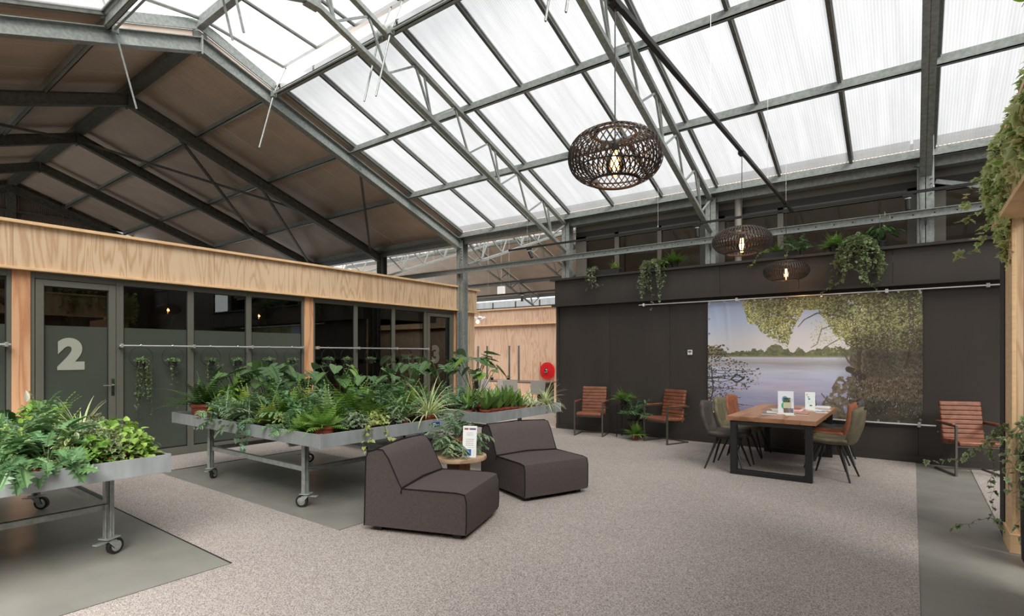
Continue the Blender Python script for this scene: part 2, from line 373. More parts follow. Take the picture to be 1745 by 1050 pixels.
for i, x in enumerate(FX):
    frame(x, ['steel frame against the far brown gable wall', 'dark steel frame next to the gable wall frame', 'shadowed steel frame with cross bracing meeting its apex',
              'steel frame in the dark roof, second from the glazed roof', 'bright galvanised steel frame where the brown roof meets the glazed roof'][i], m=GALV if x == -9 else GALVD)  # frames under the brown roof have their shade put into the darker steel
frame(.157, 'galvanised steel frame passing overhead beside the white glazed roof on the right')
# lattice trusses
def truss(x, label, y0=YE, yr=YR, zoff=0, cols=True, one=False, step=.77, name='lattice_truss'):
    t = thing(name, label, 'roof truss', (x, y0, 0)); D = .6; s0 = 1 if y0 > yr else -1
    def Tt(y): return ZE+zoff+S*(abs(y0-yr)-abs(y-yr))
    def B(mb, n, mm=GALV): mb.v = [(a-x, b-y0, c) for a, b, c in mb.v]; return mb.build(n, mm, t)
    for s in (s0, -s0):
        ye = yr+s*abs(y0-yr)-s*.1
        B(MB().bar((x, ye, Tt(ye)-.03), (x, yr, Tt(yr)-.03), .085, .06), 'top_chord')
        B(MB().bar((x, ye, Tt(ye)-D), (x, yr+s*.07, Tt(yr+s*.07)-D), .085, .06), 'bottom_chord')
        n = int(abs(y0-yr)/step); L = abs(ye-yr)
        for k in range(n):
            a = ye-s*(L*k/n); b = ye-s*(L*(k+.62)/n); c = ye-s*(L*(k+1)/n)
            B(MB().bar((x, a, Tt(a)-.05), (x, b, Tt(b)-D+.02), .028, .028), 'web_rod')
            B(MB().bar((x, b, Tt(b)-D+.02), (x, c, Tt(c)-.05), .028, .028), 'web_rod')
            if k % 2 == 0:
                e = ye-s*(L*(k+.8)/n); B(MB().bar((x, b, Tt(b)-D+.02), (x, e, Tt(e)-.05), .025, .025), 'web_rod')
    B(MB().box(x-.06, x+.06, yr-.09, yr+.09, Tt(yr)-D-.08, Tt(yr)-D+.04), 'splice_plate')
    if cols:
        B(column_mb(x, y0, 0, ZE+.02, .18, .18), 'column')
        if y0 > yr and y0 < 12: B(column_mb(x, -2.3, 0, ZE, .18, .18), 'column')
    return t
truss(TX[0], 'galvanised lattice truss ending above the left end of the dark wall')
truss(TX[1], 'galvanised lattice truss ending above the middle basket lamp')
# second hall beyond the eave
for x, lb in ((-14.9, 'thin lattice truss of the hall behind, furthest left'), (-11.9, 'thin lattice truss of the hall behind, beyond the wooden wall lamp'), (-8.9, 'thin lattice truss of the hall behind, left of the dark wall'), (-6.15, 'thin lattice truss of the hall behind, at the dark wall corner')):
    truss(x, lb, 22.3, 16.15, 0, False, step=.77, name='far_lattice_truss')
c2 = struct('ceiling')
def T2(y): return ZE+S*(6.15-abs(y-16.15))
for x in np.arange(-24, 3, 3.0):
    for ya, yb in ((17.5, 22.4),):
        MB().prism([(ya, T2(ya)+.15), (yb, T2(yb)+.15), (yb, T2(yb)+.2), (ya, T2(ya)+.2)], x, x+2.98, 'x').build('far_roof_liner', BROWNR, c2)
    MB().prism([(10.17, T2(10.17)+.17), (16.15, T2(16.15)+.17), (16.15, T2(16.15)+.18), (10.17, T2(10.17)+.18)], x+.02, x+2.96, 'x').build('far_roof_glazing', POLY, c2)  # unseen near slope, glazed down to the eave to add light to this hall
    MB().prism([(17.5, T2(17.5)+.17), (16.15, T2(16.15)+.17), (16.15, T2(16.15)+.18), (17.5, T2(17.5)+.18)], x+.02, x+2.96, 'x').build('far_roof_glazing', POLY, c2)
for y in (17.5, 19.1, 20.7, 22.2, 14.6): MB().box(-24, 3, y-.05, y+.05, T2(y)+.0, T2(y)+.14).build('far_purlin', GALVD, c2)
ws = struct('wall_side_blocker')
MB().box(3.2, 3.3, 10.3, 22.4, 0, 6.2).build('wall_panel', BROWNW, ws)  # unseen wall, added to block bright sky from the office window reflections
wb = struct('wall_far')
MB().box(-24, 3, 22.4, 22.5, 0, 3.7).build('wall_panel', BROWNW, wb)
for x in np.arange(-24, 3, 1.5): MB().box(x, x+.05, 22.38, 22.44, 3.7, 4.3).build('window_mullion', FRAME, wb)
MB().box(-24, 3, 22.38, 22.44, 3.97, 4.02).build('window_rail', FRAME, wb)
MB().box(-24, 3, 22.4, 22.42, 3.7, 4.36).build('window_pane', POLY, wb)
gut = MB().box(-22, 9.2, 9.99, 10.16, ZE-.05, ZE+.06).box(-22, 9.2, 9.97, 9.99, ZE-.05, ZE+.1).build('trim_1', GALV); gut['kind'] = 'structure'
wfn = struct('wall_front_blocker')  # unseen wall added to darken faces turned to it; left open west for light
for x in np.arange(-9, 9, 1.5): MB().box(x, x+1.49, -4.7, -4.6, 0, 4.3).build('wall_panel', BROWNW, wfn)
wea = struct('wall_east_blocker')  # unseen dark walls, added to keep sky out of the office glass reflections
for y in np.arange(-4.6, 10, 1.22): MB().box(9.3, 9.36, y, y+1.21, 0, 4.6).build('wall_panel', DARKW, wea)
for x in np.arange(3.25, 9.2, 1.22): MB().box(x, x+1.21, 9.75, 9.8, 0, 4.3).build('wall_panel', DARKW, wea)
# gable wall of the dark hall
gw = struct('wall_gable')
for y0 in np.arange(-2.3, 10, 1.23):
    y1 = y0+1.22
    pts = [(y0, 0), (y1, 0), (y1, T(y1)+.17)] + ([(YR, T(YR)+.17)] if y0 < YR < y1 else []) + [(y0, T(y0)+.17)]
    if not (6.0 < y0+.6 < 7.0): MB().prism(pts, -21.4, -21.3, 'x').build('wall_panel', BROWNW, gw)
    else:
        MB().prism([(y0, 0), (y1, 0), (y1, 5.15), (y0, 5.15)], -21.4, -21.3, 'x').build('wall_panel', BROWNW, gw)
        MB().prism([(y0, 5.70), (y1, 5.70), (y1, T(y1)+.17), (y0, T(y0)+.17), (y0, 5.7)], -21.4, -21.3, 'x').build('wall_panel', BROWNW, gw)
for y in (YR, .9, 7.3): MB().box(-21.3, -21.15, y-.1, y+.1, 0, T(y)-.2).build('gable_post', GALVD, gw)
MB().box(-21.28, -21.22, -2.3, 10, 5.75, 5.82).build('gable_rail', GALVD, gw)
wfr = struct('window_1'); wfr.name = 'window_1'
mb = MB(); y0, y1, z0, z1 = 6.17, 6.93, 5.15, 5.68
mb.box(-21.4, -21.3, y0-.05, y0, z0-.05, z1+.05).box(-21.4, -21.3, y1, y1+.05, z0-.05, z1+.05).box(-21.4, -21.3, y0, y1, z1, z1+.05).box(-21.4, -21.3, y0, y1, z0-.05, z0)
mb.build('window_frame', BLACK, wfr); MB().box(-21.36, -21.35, y0, y1, z0, z1).build('window_pane', POLY, wfr)
# roof cross bracing
for i, (xa, xb, ya, yb, lb) in enumerate(((-15.1, -12.05, 4.0, 7.6, 'flat steel brace crossing from the third apex down to the right'), (-12.05, -15.1, 4.6, 7.9, 'flat steel brace crossing the other way in the same roof bay'),
        (-12.05, -9.0, 9.6, 6.9, 'short flat brace low in the brown roof'), (-15.1, -12.05, 9.7, 6.4, 'flat brace low behind the plywood fascia'), (-15.1, -12.05, 3.7, .6, 'flat steel brace on the left roof slope'))):
    tag(MB().bar((xa, ya, T(ya)-.12), (xb, yb, T(yb)-.12), .05, .05).build('roof_brace', GALVD), lb, 'brace', 'roof braces')
# vent spindles
for i, (x, s, lb) in enumerate(((-8.9, 1, 'toothed vent rod at the corner of the ridge opening'), (-6.1, 1, 'longer toothed vent rod by the first truss, left of its pair'), (-5.85, 1, 'toothed vent rod by the first truss, right of its pair'),
        (-3.1, 1, 'toothed vent rod tip left of its pair near the top edge'), (-2.85, 1, 'toothed vent rod tip right of its pair near the top edge'),
        (-8.9, -1, 'toothed vent rod crossing the left rafter'), (-6.1, -1, 'toothed vent rod hanging left of its pair in front of the ridge'), (-5.85, -1, 'toothed vent rod hanging right of its pair in front of the ridge'))):
    a = Vector((x, YR+s*1.4, 6.68)); b = Vector((x, YR+s*1.16, 6.09)); c = Vector((x, YR+s*.9, 5.08))
    t = thing('vent_rod', lb, 'rod', a, 0, 'vent spindles')
    MB().tube([(0, 0, 0), b-a, c-a], .013, 6).build('rod', GALV, t)
    mb = MB()
    for k in range(46):
        p = (b-a).lerp(c-a, k/46.); mb.box(p.x-.02, p.x-.008, p.y-.004, p.y+.004, p.z-.004, p.z+.004)
    mb.build('teeth', GALV, t); MB().box(-.03, .03, b.y-a.y-.04, b.y-a.y+.04, b.z-a.z-.05, b.z-a.z+.05).build('gear_box', GALV, t)
for s, lb in ((1, 'vent drive shaft along the ridge opening, wall side'), (-1, 'vent drive shaft along the ridge opening, near side')):
    tag(MB().tube([(-9.1, YR+s*1.16, 6.09), (4, YR+s*1.16, 6.09)], .016, 8).build('vent_shaft', GALV), lb, 'shaft')
# ------------------------------------------------------------------ carpet
def carpet(pts_boxes, name, label):
    mb = MB()
    for b in pts_boxes: mb.box(*b, .0, .006)
    return tag(mb.build(name, CARPET), label, 'carpet')
carpet([(-4.08, .04, -4, 9.67), (-8.0, -4.08, 1.97, 2.9), (-9.12, -8.0, -4, 9.67), (-8.0, -4.08, 5.0, 5.6), (-8.0, -4.08, 7.05, 9.67), (-8, -4.08, -4, -1.2)], 'carpet', 'large grey loop pile carpet with concrete patches under the plant benches')
carpet([(.72, 3, 6.3, 9.67), (.635, .72, 6.45, 9.67)], 'carpet', 'strip of grey carpet beyond the wooden post at right')
th = MB().box(-9.1, -6.0, 9.7, 10.2, 0, .004).build('trim_2', mat('pale_vinyl', srgb(196,182,170), .5)); th['kind'] = 'structure'
vf = MB().box(-14, -6.0, 10.2, 22.3, 0, .004).build('trim_3', mat('pale_vinyl_floor', srgb(190,176,164), .5)); vf['kind'] = 'structure'
edge = MB().box(-4.082, -4.076, -1.2, 1.97, 0, .007).box(-8, -4.08, 1.966, 1.972, 0, .007).box(-4.082, -4.076, 2.9, 5, 0, .007).box(-8.002, -7.996, 2.9, 5, 0, .0072).build('trim_4', BLACK); edge['kind'] = 'structure'
# ------------------------------------------------------------------ dark wall with balcony box
dw = struct('wall_back')
xj = [-6.03, -4.81, -3.59, -2.37, -1.15, .07, 1.29, 2.51, 3.2]
for a, b in zip(xj[:-1], xj[1:]):
    MB().box(a+.002, b-.002, 9.7, 9.76, 0, 2.57).build('wall_panel', DARKW, dw, bevel=.002)
    MB().box(a-.3+.002 if a > -6 else a, b-.3-.002, 9.6, 9.66, 2.6, 3.1).build('fascia_panel', DARKW, dw, bevel=.002)
MB().box(-6.12, 3.2, 9.53, 10.22, 3.1, 3.14).build('cap_board', DARKT, dw); MB().box(-6.08, 3.2, 9.54, 9.72, 2.56, 2.6).build('ledge_board', DARKT, dw)
MB().box(-6.03, -5.98, 9.66, 10.2, 0, 3.1).build('end_panel', DARKW, dw); MB().box(-6.06, -6.03, 9.69, 9.74, 0, 2.56).build('corner_strip', PINE, dw)
bb = MB().box(-6.05, 3.2, 9.675, 9.7, 0, .1).build('baseboard_back', DARKT); bb['kind'] = 'structure'
# clerestory windows above
wc = struct('wall_upper')
MB().box(-5.87, 3.2, 10.2, 10.3, 4.2, 4.5).build('lintel', DFRAME, wc)
MB().box(-5.87, 3.2, 10.2, 10.26, 4.08, 4.2).build('lintel', DARKT, wc)
win = [(-5.62, -4.95), (-4.86, -4.03), (-3.95, -3.2), (-2.75, -1.87), (-1.78, -.06), (.4, 1.6), (1.7, 2.9)]
for a, b in zip([-5.87, -4.95, -4.03, -3.2, -1.87, -.06, 1.6], [-5.62, -4.86, -3.95, -2.75, -1.78, .4, 1.7]):
    MB().box(a, b, 10.2, 10.28, 3.14, 4.1).build('window_post', DFRAME, wc)
MB().box(-5.87, 3.2, 10.2, 10.28, 3.14, 3.2).build('window_sill', DFRAME, wc); MB().box(-5.87, 3.2, 10.2, 10.28, 4.0, 4.08).build('window_head', DFRAME, wc)
for a, b in win: MB().box(a, b, 10.24, 10.25, 3.2, 4.0).build('window_pane', GLASSD, wc)
MB().box(-5.8, 3.2, 12.6, 12.7, 2.6, 4.6).box(-5.9, -5.85, 10.3, 12.6, 2.6, 4.6).build('room_back', BROWNW, wc)
MB().box(-5.9, 3.2, 10.2, 12.7, 2.9, 3.0).build('room_floor', DARKT, wc)
pp = MB().tube([(-2.48, 10.05, 3.14), (-2.48, 10.05, 4.45)], .06, 16).build('drain_pipe', mat('grey_pvc', srgb(150,144,136), .4), smooth=False)
tag(shade_auto(pp), 'pale grey vertical pipe above the balcony beside the middle lamp', 'pipe')
# galvanised beam in front of the columns, brace
t = thing('channel_beam', 'long perforated galvanised channel running in front of the columns above the dark wall', 'beam', (0, 9.84, 3.6))
MB().box(-13.4, 1.6, -.005, .005, -.05, .07).box(-13.4, 1.6, -.05, 0, -.05, -.04).box(-13.4, 1.6, -.05, 0, .06, .07).build('channel', GALV, t)
mb = MB()
for x in np.arange(-5.5, 1.5, .25):
    mb.box(x, x+.02, -.007, -.004, .0, .02)
o = mb.build('slot_row', BLACK, t); o['kind'] = 'stuff'
for x in FX[3:]+TX+[.157]:
    MB().prism([(0.0, -.05), (.1, -.05), (.1, -.2), (.0, -.08)], x-.01, x+.01, 'x').build('bracket', GALVD, t)
tag(MB().bar((.28, 9.95, 4.08), (1.5, 9.7, 3.62), .06, .06).build('eave_strut', GALV), 'galvanised strut slanting down from the right hand column', 'strut')
tag(MB().tube([(-1.0+.02+1.08, 9.86, 3.15), (.08, 9.86, 4.3), (.02, 9.84, 4.32), (.02, 9.86, 4.36)], .012, 8).build('cable_conduit', GALVD), 'thin cable conduit clipped to the right hand column', 'conduit')
# ------------------------------------------------------------------ left office block
off = struct('wall_left'); XF = -9.15
def ply_run(y0, y1, xf, z0, z1, m, parent, name, st=1.22, ph=0):
    y = y0
    ys = [y0]+[v for v in np.arange(math.floor(y0/st)*st+ph, y1, st) if y0+.1 < v < y1-.1]+[y1]
    for a, b in zip(ys[:-1], ys[1:]): MB().box(xf-.04, xf, a+.0015, b-.0015, z0, z1).build(name, m, parent, bevel=.0015)
ply_run(-4, 10.1, XF+.05, 2.68, 3.23, PLY, off, 'fascia_panel', 1.22, .45)
MB().box(XF-.4, XF+.11, -4, 10.14, 3.23, 3.27).build('cap_board', PINE, off, bevel=.003)
MB().box(XF-.02, XF+.1, -4, 10.14, 2.645, 2.68).build('ledge_board', PINE, off, bevel=.003)
for y0, y1 in ((1.667, 1.848), (5.757, 5.942), (9.86, 10.06)):
    MB().box(XF-.12, XF, y0, y1, 0, 2.645).build('plywood_pier', PLY_O, off, bevel=.002)
# continuation behind the column
ply_run(10.2, 10.85, XF-.1, 2.68, 3.23, PLY, off, 'fascia_panel'); MB().box(XF-.3, XF-.04, 10.2, 10.9, 3.23, 3.27).build('cap_board', PINE, off)
MB().box(XF-.3, XF-.05, 10.2, 10.9, 2.645, 2.68).build('ledge_board', PINE, off); MB().box(XF-.3, XF-.14, 10.2, 10.8, 0, 2.645).build('plywood_pier', PLY, off)
MB().box(-14, XF-.05, -4, 10.1, 3.2, 3.23).build('office_roof', DARKT, off)
MB().box(-12.5, -12.4, -4, 10.9, .0, 3.2).build('office_back_wall', PLY_B, off); MB().box(-12.5, XF-.1, 10.0, 10.06, 0, 3.2).build('office_end_wall', PLY_B, off)
MB().box(-12.5, XF-.1, 5.8, 5.9, 0, 3.2).build('office_partition', DARKT, off)
def glazed(idx, kind, y0, y1, frost, doorleaf=False, hinge=None, z1=2.56):
    t = struct(('door_' if doorleaf else 'window_')+str(idx)); f = .045; x0, x1 = XF-.075, XF-.015
    mb = MB(); mb.box(x0, x1, y0, y0+f, .0, 2.645).box(x0, x1, y1-f, y1, 0, 2.645).box(x0, x1, y0+f, y1-f, z1, 2.645).box(x0, x1, y0+f, y1-f, 0, .12)
    mb.build('frame', FRAME, t, bevel=.003)
    a, b, lo, hi = y0+f, y1-f, .12, z1
    if doorleaf:
        g = .09; mb = MB(); X0, X1 = x0+.02, x1+.012
        mb.box(X0, X1, a+.006, a+g, .03, hi-.008).box(X0, X1, b-g, b-.006, .03, hi-.008).box(X0, X1, a+g, b-g, hi-g, hi-.008).box(X0, X1, a+g, b-g, .03, .2)
        lf = mb.build('door_leaf', FRAME, t, bevel=.003); a += g; b -= g; lo = .2; hi -= g
        hy = b+.045; mb = MB(); mb.box(X1, X1+.008, hy-.018, hy+.018, .98, 1.22)
        mb.build('handle_plate', CHROME, lf); MB().tube([(X1, hy, 1.13), (X1+.05, hy, 1.13), (X1+.055, hy-.02, 1.13), (X1+.055, hy-.13, 1.13)], .009, 8).build('door_handle', CHROME, lf)
    MB().box(XF-.05, XF-.044, a, b, lo, hi).build('glass_pane', GLASS, t)
    for q in ((a, a+.012, lo, hi), (b-.012, b, lo, hi), (a, b, hi-.012, hi), (a, b, lo, lo+.012)): MB().box(XF-.043, XF-.034, *q).build('gasket', RUBBER, t)
    if frost: MB().box(XF-.043, XF-.041, a+.012, b-.012, lo+.02, 1.95).build('frosted_film', FROST, t)
    MB().box(XF-.4, XF-.38, y0, y1, 0, .16).build('skirting', DARKT, t)
    return t
glazed(2, '', 1.848, 2.83, True, True)
for i, (a, b) in enumerate(((2.83, 3.78), (3.78, 4.71), (4.71, 5.757))): glazed(2+i, '', a, b, True)
for i, (a, b) in enumerate(((5.942, 6.93), (6.93, 7.93), (7.93, 8.9))): glazed(5+i, '', a, b, False)
glazed(3, '', 8.9, 9.86, False, True); glazed(8, '', .7, 1.667, True); glazed(9, '', -.3, .7, True)
def text(s, name, size, mt, loc, rot, offset=0.0, ext=.002, parent=None):
    c = bpy.data.curves.new(name, 'FONT'); c.body = s; c.size = size; c.offset = offset; c.extrude = ext; c.align_x = 'CENTER'; c.materials.append(mt)
    o = bpy.data.objects.new(name, c); COL.objects.link(o); o.location = loc; o.rotation_euler = rot
    if parent: o.parent = parent
    bpy.context.view_layer.update()
    me = bpy.data.meshes.new_from_object(o.evaluated_get(bpy.context.evaluated_depsgraph_get()))
    bpy.data.objects.remove(o); q = mk(name, me, parent, loc=loc); q.rotation_euler = rot
    return q
DIG = mat('grey_vinyl_digit', srgb(150,152,140), .6)
DIG3 = mat('faint_grey_vinyl_digit', srgb(96,92,82), .6)
o = text('2', 'door_number', .54, DIG, (XF-.035, 2.275, 1.385), (PI/2, 0, PI/2), .032); tag(o, 'large light grey numeral 2 on the frosted glass door', 'number sign')
o = text('3', 'door_number', .54, DIG3, (XF-.035, 9.25, 1.385), (PI/2, 0, PI/2), .032); tag(o, 'faint grey numeral 3 on the dark glass door', 'number sign')
# wood wall of the hall behind
ww = struct('wall_hall_behind')
for x in np.arange(-14.6, 5, 1.22):
    MB().box(x+.002, x+1.218, 16.0, 16.04, 0, 2.66).build('plywood_sheet', PLY_P, ww, bevel=.002); MB().box(x+.4+.002, x+1.618, 15.93, 15.97, 2.68, 3.22).build('fascia_panel', PLY_P, ww, bevel=.002)
MB().box(-14.6, 6, 15.86, 16.2, 3.22, 3.26).build('cap_board', PINE, ww); MB().box(-14.6, 6, 15.88, 16.05, 2.64, 2.68).build('ledge_board', PINE, ww)
MB().box(-14.6, 6, 15.98, 16.0, 0, .1).build('skirting', PINE, ww)
# right timber portal
wr = struct('wall_right')
ply_run(-3, 6.2, .64, 2.68, 3.23, PLY, wr, 'fascia_panel'); MB().box(.64, 3, 6.16, 6.2, 2.68, 3.23).build('fascia_end', PLY, wr)
MB().box(.55, 1.2, -3, 6.25, 3.23, 3.27).build('cap_board', PINE, wr); MB().box(.55, .75, -3, 6.25, 2.64, 2.68).build('ledge_board', PINE, wr)
MB().box(.63, .655, 5.76, 6.12, .14, 2.64).build('post_edge', PINE, wr, bevel=.003); MB().box(.665, 3, 5.78, 5.82, .1, 2.64).build('plywood_sheet', PLY_B, wr)  # brown of this plywood sheet has the shade of its face painted in
MB().box(.655, .7, 5.775, 6.1, .1, 2.64).build('post_core', PLY, wr); MB().box(.615, 1.0, 5.745, 6.13, 0, .15).build('base_block', PINE, wr, bevel=.004)
MB().box(.625, .7, 6.14, 6.42, 0, 2.64).build('dark_frame', RUBBER, wr)
MB().box(.72, .78, -5, 4.7, 0, 2.64).build('unseen_dark_sheet', DARKT, wr); MB().box(.64, .7, -5, -3, 2.64, 3.23).build('fascia_panel', PLY, wr)  # unseen opaque dark sheet under the fascia, added to darken office glass reflections
# ------------------------------------------------------------------ mural
def vnoise(h, w, fy, fx, seed):
    r = np.random.default_rng(seed); out = np.zeros((h, w)); amp = 1.; tot = 0
    for o in range(4):
        gy, gx = int(fy*2**o)+2, int(fx*2**o)+2; g = r.random((gy, gx))
        yy = np.linspace(0, gy-1.001, h)[:, None]; xx = np.linspace(0, gx-1.001, w)[None, :]
        iy, ix = yy.astype(int), xx.astype(int); ty, tx = yy-iy, xx-ix
        v = g[iy, ix]*(1-ty)*(1-tx)+g[iy+1, ix]*ty*(1-tx)+g[iy, ix+1]*(1-ty)*tx+g[iy+1, ix+1]*ty*tx
        out += amp*v; tot += amp; amp *= .55
    return out/tot
def paint_mural(h=340, w=520):
    r = np.random.default_rng(3); A = np.zeros((h, w, 3)); V, U = np.mgrid[0:h, 0:w]; u = U/(w-1.); v = V/(h-1.)
    C = lambda *c: np.array(c, float)
    def grad(t, stops):
        o = np.zeros(t.shape+(3,))
        for k in range(3): o[..., k] = np.interp(t, [s[0] for s in stops], [s[1][k] for s in stops])
        return o
    sky = grad(v+.12*(u-.3), [(0, (140,160,196)), (.18, (172,184,210)), (.34, (214,208,206)), (.5, (226,214,202))])
    sky = sky*(1-.25*np.exp(-((u-.1)/.16)**2)[..., None])+C(150,150,158)*(.25*np.exp(-((u-.1)/.16)**2)[..., None])
    hz = .505
    n1 = vnoise(h, w, 60, 6, 5); n2 = vnoise(h, w, 30, 50, 6); n3 = vnoise(h, w, 70, 100, 8); n4 = vnoise(h, w, 8, 12, 9)
    wat = grad(v, [(hz, (190,190,196)), (.56, (140,134,132)), (.62, (176,176,190)), (.72, (158,160,184)), (.84, (132,130,156)), (1, (104,98,116))])+((n1-.5)*38)[..., None]
    pk = np.exp(-((u-.42)/.28)**2-((v-.76)/.05)**2)[..., None]; wat = wat*(1-.35*pk)+C(178,152,160)*.35*pk
    A = np.where((v < hz)[..., None], sky, wat)
    # far shore trees
    top = .475-.085*np.clip(vnoise(h, w, 1, 22, 12)[0][None, :]*1.6-.35, 0, 1)+.006*np.sin(u*9)
    m = (v > top-.0) & (v < hz) & (u < .8); A[m] = (C(58,62,40)+C(70,68,46)*((n3[m]-.2)*1.1)[:, None]+C(40,34,18)*(n2[m]-.4)[:, None])
    A[(v > hz-.008) & (v < hz+.003) & (u < .74)] = C(120,116,84)
    # right bank, dark wood, reflections
    dark = (u > .66+.1*n4) & (v < .7); d = np.clip((u-.66)*5, 0, 1)
    t = (C(50,44,34)+C(75,70,50)*((n3-.25)*1.2)[..., None]); msk = (dark & (n2+.35*d > .45)); A[msk] = t[msk]*1.1
    refl = (v > .66) & (u > .56+.55*(.95-v)*.6) & (n2+.5*np.clip((u-.6)*3, -.5, 1) > .5)
    t = C(66,56,44)+C(90,80,56)*((n3-.3)*1.2)[..., None]; A[refl] = t[refl]
    br = (u > .74) & (v > .66) & (v < .82) & (n1+.3*(u-.74) > .42); A[br] = A[br]*.45+.55*(C(128,92,62)+C(60,44,30)*((n3[br]-.5)*1.5)[:, None])
    low = (v > .84) & (u > .7); A[low] = A[low]*.62
    # hanging crown
    def crown(uu): return np.interp(uu, [.18, .22, .26, .3, .36, .42, .45, .5, .56, .6, .64, .7, .78, 1], [.0, .2, .22, .31, .38, .42, .28, .12, .12, .22, .34, .42, .44, .46])
    cr = crown(u)+.08*(n4-.5)+.05*(n2-.5)
    cm = (v < cr) & (u > .185+.04*n2) & (n3 > .3+.12*(v/np.maximum(cr, .05))**3)
    t = grad(np.clip((vnoise(h, w, 110, 160, 21)-.5)*1.5+.4+.5*(n2-.5), 0, 1), [(0, (40,38,24)), (.35, (78,76,44)), (.6, (134,130,76)), (1, (210,202,140))])
    A[cm] = t[cm]*(1-.35*np.clip((u[cm]-.6)*2, 0, 1))[:, None]
    def disc(cx, cy, rx, ry, col):
        x0, x1 = int(max(0, cx-rx-1)), int(min(w, cx+rx+2)); y0, y1 = int(max(0, cy-ry-1)), int(min(h, cy+ry+2))
        if x0 >= x1 or y0 >= y1: return
        q = ((U[y0:y1, x0:x1]-cx)/rx)**2+((V[y0:y1, x0:x1]-cy)/ry)**2 <= 1; A[y0:y1, x0:x1][q] = col
    def stroke(pts, w0, w1, col):
        pts = [np.array(p, float) for p in pts]; L = len(pts)-1
        for i in range(L):
            n = int(np.hypot(*((pts[i+1]-pts[i])*[w, h]))*1.5)+1
            for k in range(n):
                p = pts[i]+(pts[i+1]-pts[i])*k/n; f = (i+k/n)/L; rr = w0+(w1-w0)*f; disc(p[0]*w, p[1]*h, rr, rr, col)
    # trunk and branches
    stroke([(.745, .66), (.75, .5), (.74, .36), (.72, .2)], 8, 4, C(66,52,40)); stroke([(.755, .64), (.76, .46)], 3, 2, C(120,98,72)); stroke([(.7, .6), (.73, .62), (.76, .66)], 8, 9, C(54,42,34))
    stroke([(.72, .22), (.64, .17), (.56, .15), (.5, .2), (.47, .26)], 2.6, 1, C(70,56,42)); stroke([(.65, .24), (.58, .28), (.56, .4), (.53, .43)], 1.6, .8, C(88,72,54))
    stroke([(.66, .36), (.6, .42), (.58, .46)], 1.4, .8, C(80,66,50)); stroke([(.64, .42), (.67, .45), (.7, .54), (.74, .6)], 1.4, 3, C(92,72,54))
    stroke([(.95, .0), (.955, .3), (.985, .4)], 6, 4, C(50,42,34)); stroke([(.87, .3), (.88, .45)], 3, 3, C(84,72,56)); stroke([(.93, .6), (.96, .35)], 2.5, 2, C(60,50,40))
    stroke([(.78, .42), (.84, .52), (.9, .6)], 1.2, 1.2, C(60,48,38)); stroke([(.55, .82), (.56, .97)], 1, 1, C(60,46,40)); stroke([(.58, .8), (.61, .86), (.67, .91)], 1.3, 1, C(60,46,40)); stroke([(.53, .8), (.55, .86)], .9, .9, C(70,54,44))
    for i in range(5200):
        a = r.random(); b = r.random()
        uu = .19+.81*a; cv = float(np.interp(uu, [.18, .26, .36, .42, .45, .5, .56, .64, .78, 1], [.05, .22, .38, .42, .28, .12, .12, .34, .44, .46])); vv = cv*b**.7
        c = [C(214,202,124), C(160,152,66), C(96,92,42), C(60,58,30), C(120,126,60)][r.integers(5)]*(1-.4*max(0, uu-.65)*1.6); s = r.random()*.9+.5
        disc(uu*w, vv*h, s, s*.8, c)
    for i in range(3000):
        uu = .72+.28*r.random(); vv = .3+.65*r.random(); c = [C(104,98,66), C(40,35,27), C(84,80,50), C(52,45,33), C(64,58,40), C(30,26,22)][r.integers(6)]; s = r.random()*1.1+.5; disc(uu*w, vv*h, s*.8, s*(1.6 if vv > .68 else .9), c)
    for i in range(260):
        uu = .68+.3*r.random()**1.3; vv = [.1, .6][r.integers(2)]+.34*r.random(); s = r.random()*.8+.5; disc(uu*w, vv*h, s*.7, s*(2 if vv > .66 else 1), C(176,174,178))
    for i in range(900):
        uu = .56+.1*r.normal()*.7+.06; vv = .3+.09*r.normal(); s = r.random()*.9+.5; disc(uu*w, vv*h, s, s*.8, [C(206,196,110), C(160,152,70), C(120,116,52)][r.integers(3)]) if uu > .53 and vv > .2 else None
    # left overhanging twigs
    for i in range(900):
        vv = .4+.6*r.random(); ext = np.interp(vv, [.34, .42, .5, .6, .72, .82, 1], [.02, .12, .1, .28, .3, .16, .1]); uu = ext*r.random()**1.5
        c = [C(34,30,26), C(52,44,36), C(28,28,24), C(88,70,44)][r.integers(4)] if r.random() > .12 else C(190,140,80); s = r.random()*2.2+.8; disc(uu*w, vv*h, s, s*.7, c)
    for _ in range(16):
        y = .45+.5*r.random(); stroke([(0, y), (.08, y+.04*r.random()-.02), (.16+.12*r.random(), y+.1*r.random()-.05)], 1.2, .6, C(44,36,30))
    stroke([(.13, .7), (.16, .66), (.2, .69), (.16, .73), (.13, .7)], 2.4, 2.4, C(40,34,30)); stroke([(.0, 1), (.03, .8), (.02, .6)], 2.5, 1.5, C(38,32,28))
    cm2 = (v < cr+.02) & (u > .18); g = (.5+.95*vnoise(h, w, 7, 11, 33)*np.clip(1.25-.35*(u-.55)*2, .7, 1.2))[..., None]; isg = cm2 & (A[..., 2] < A[..., 1]*.93); A[isg] = (A*g)[isg]
    dk = np.clip((u-.64)*6, 0, 1)*np.clip((v-.36)*8, 0, 1); A = A*(1-.38*dk*(.5+vnoise(h, w, 9, 9, 35)))[..., None]
    A = A*np.array([.955, .985, 1.03])
    return np.clip(255*(np.clip(A, 0, 255)/255)**.72*1.04, 0, 250)
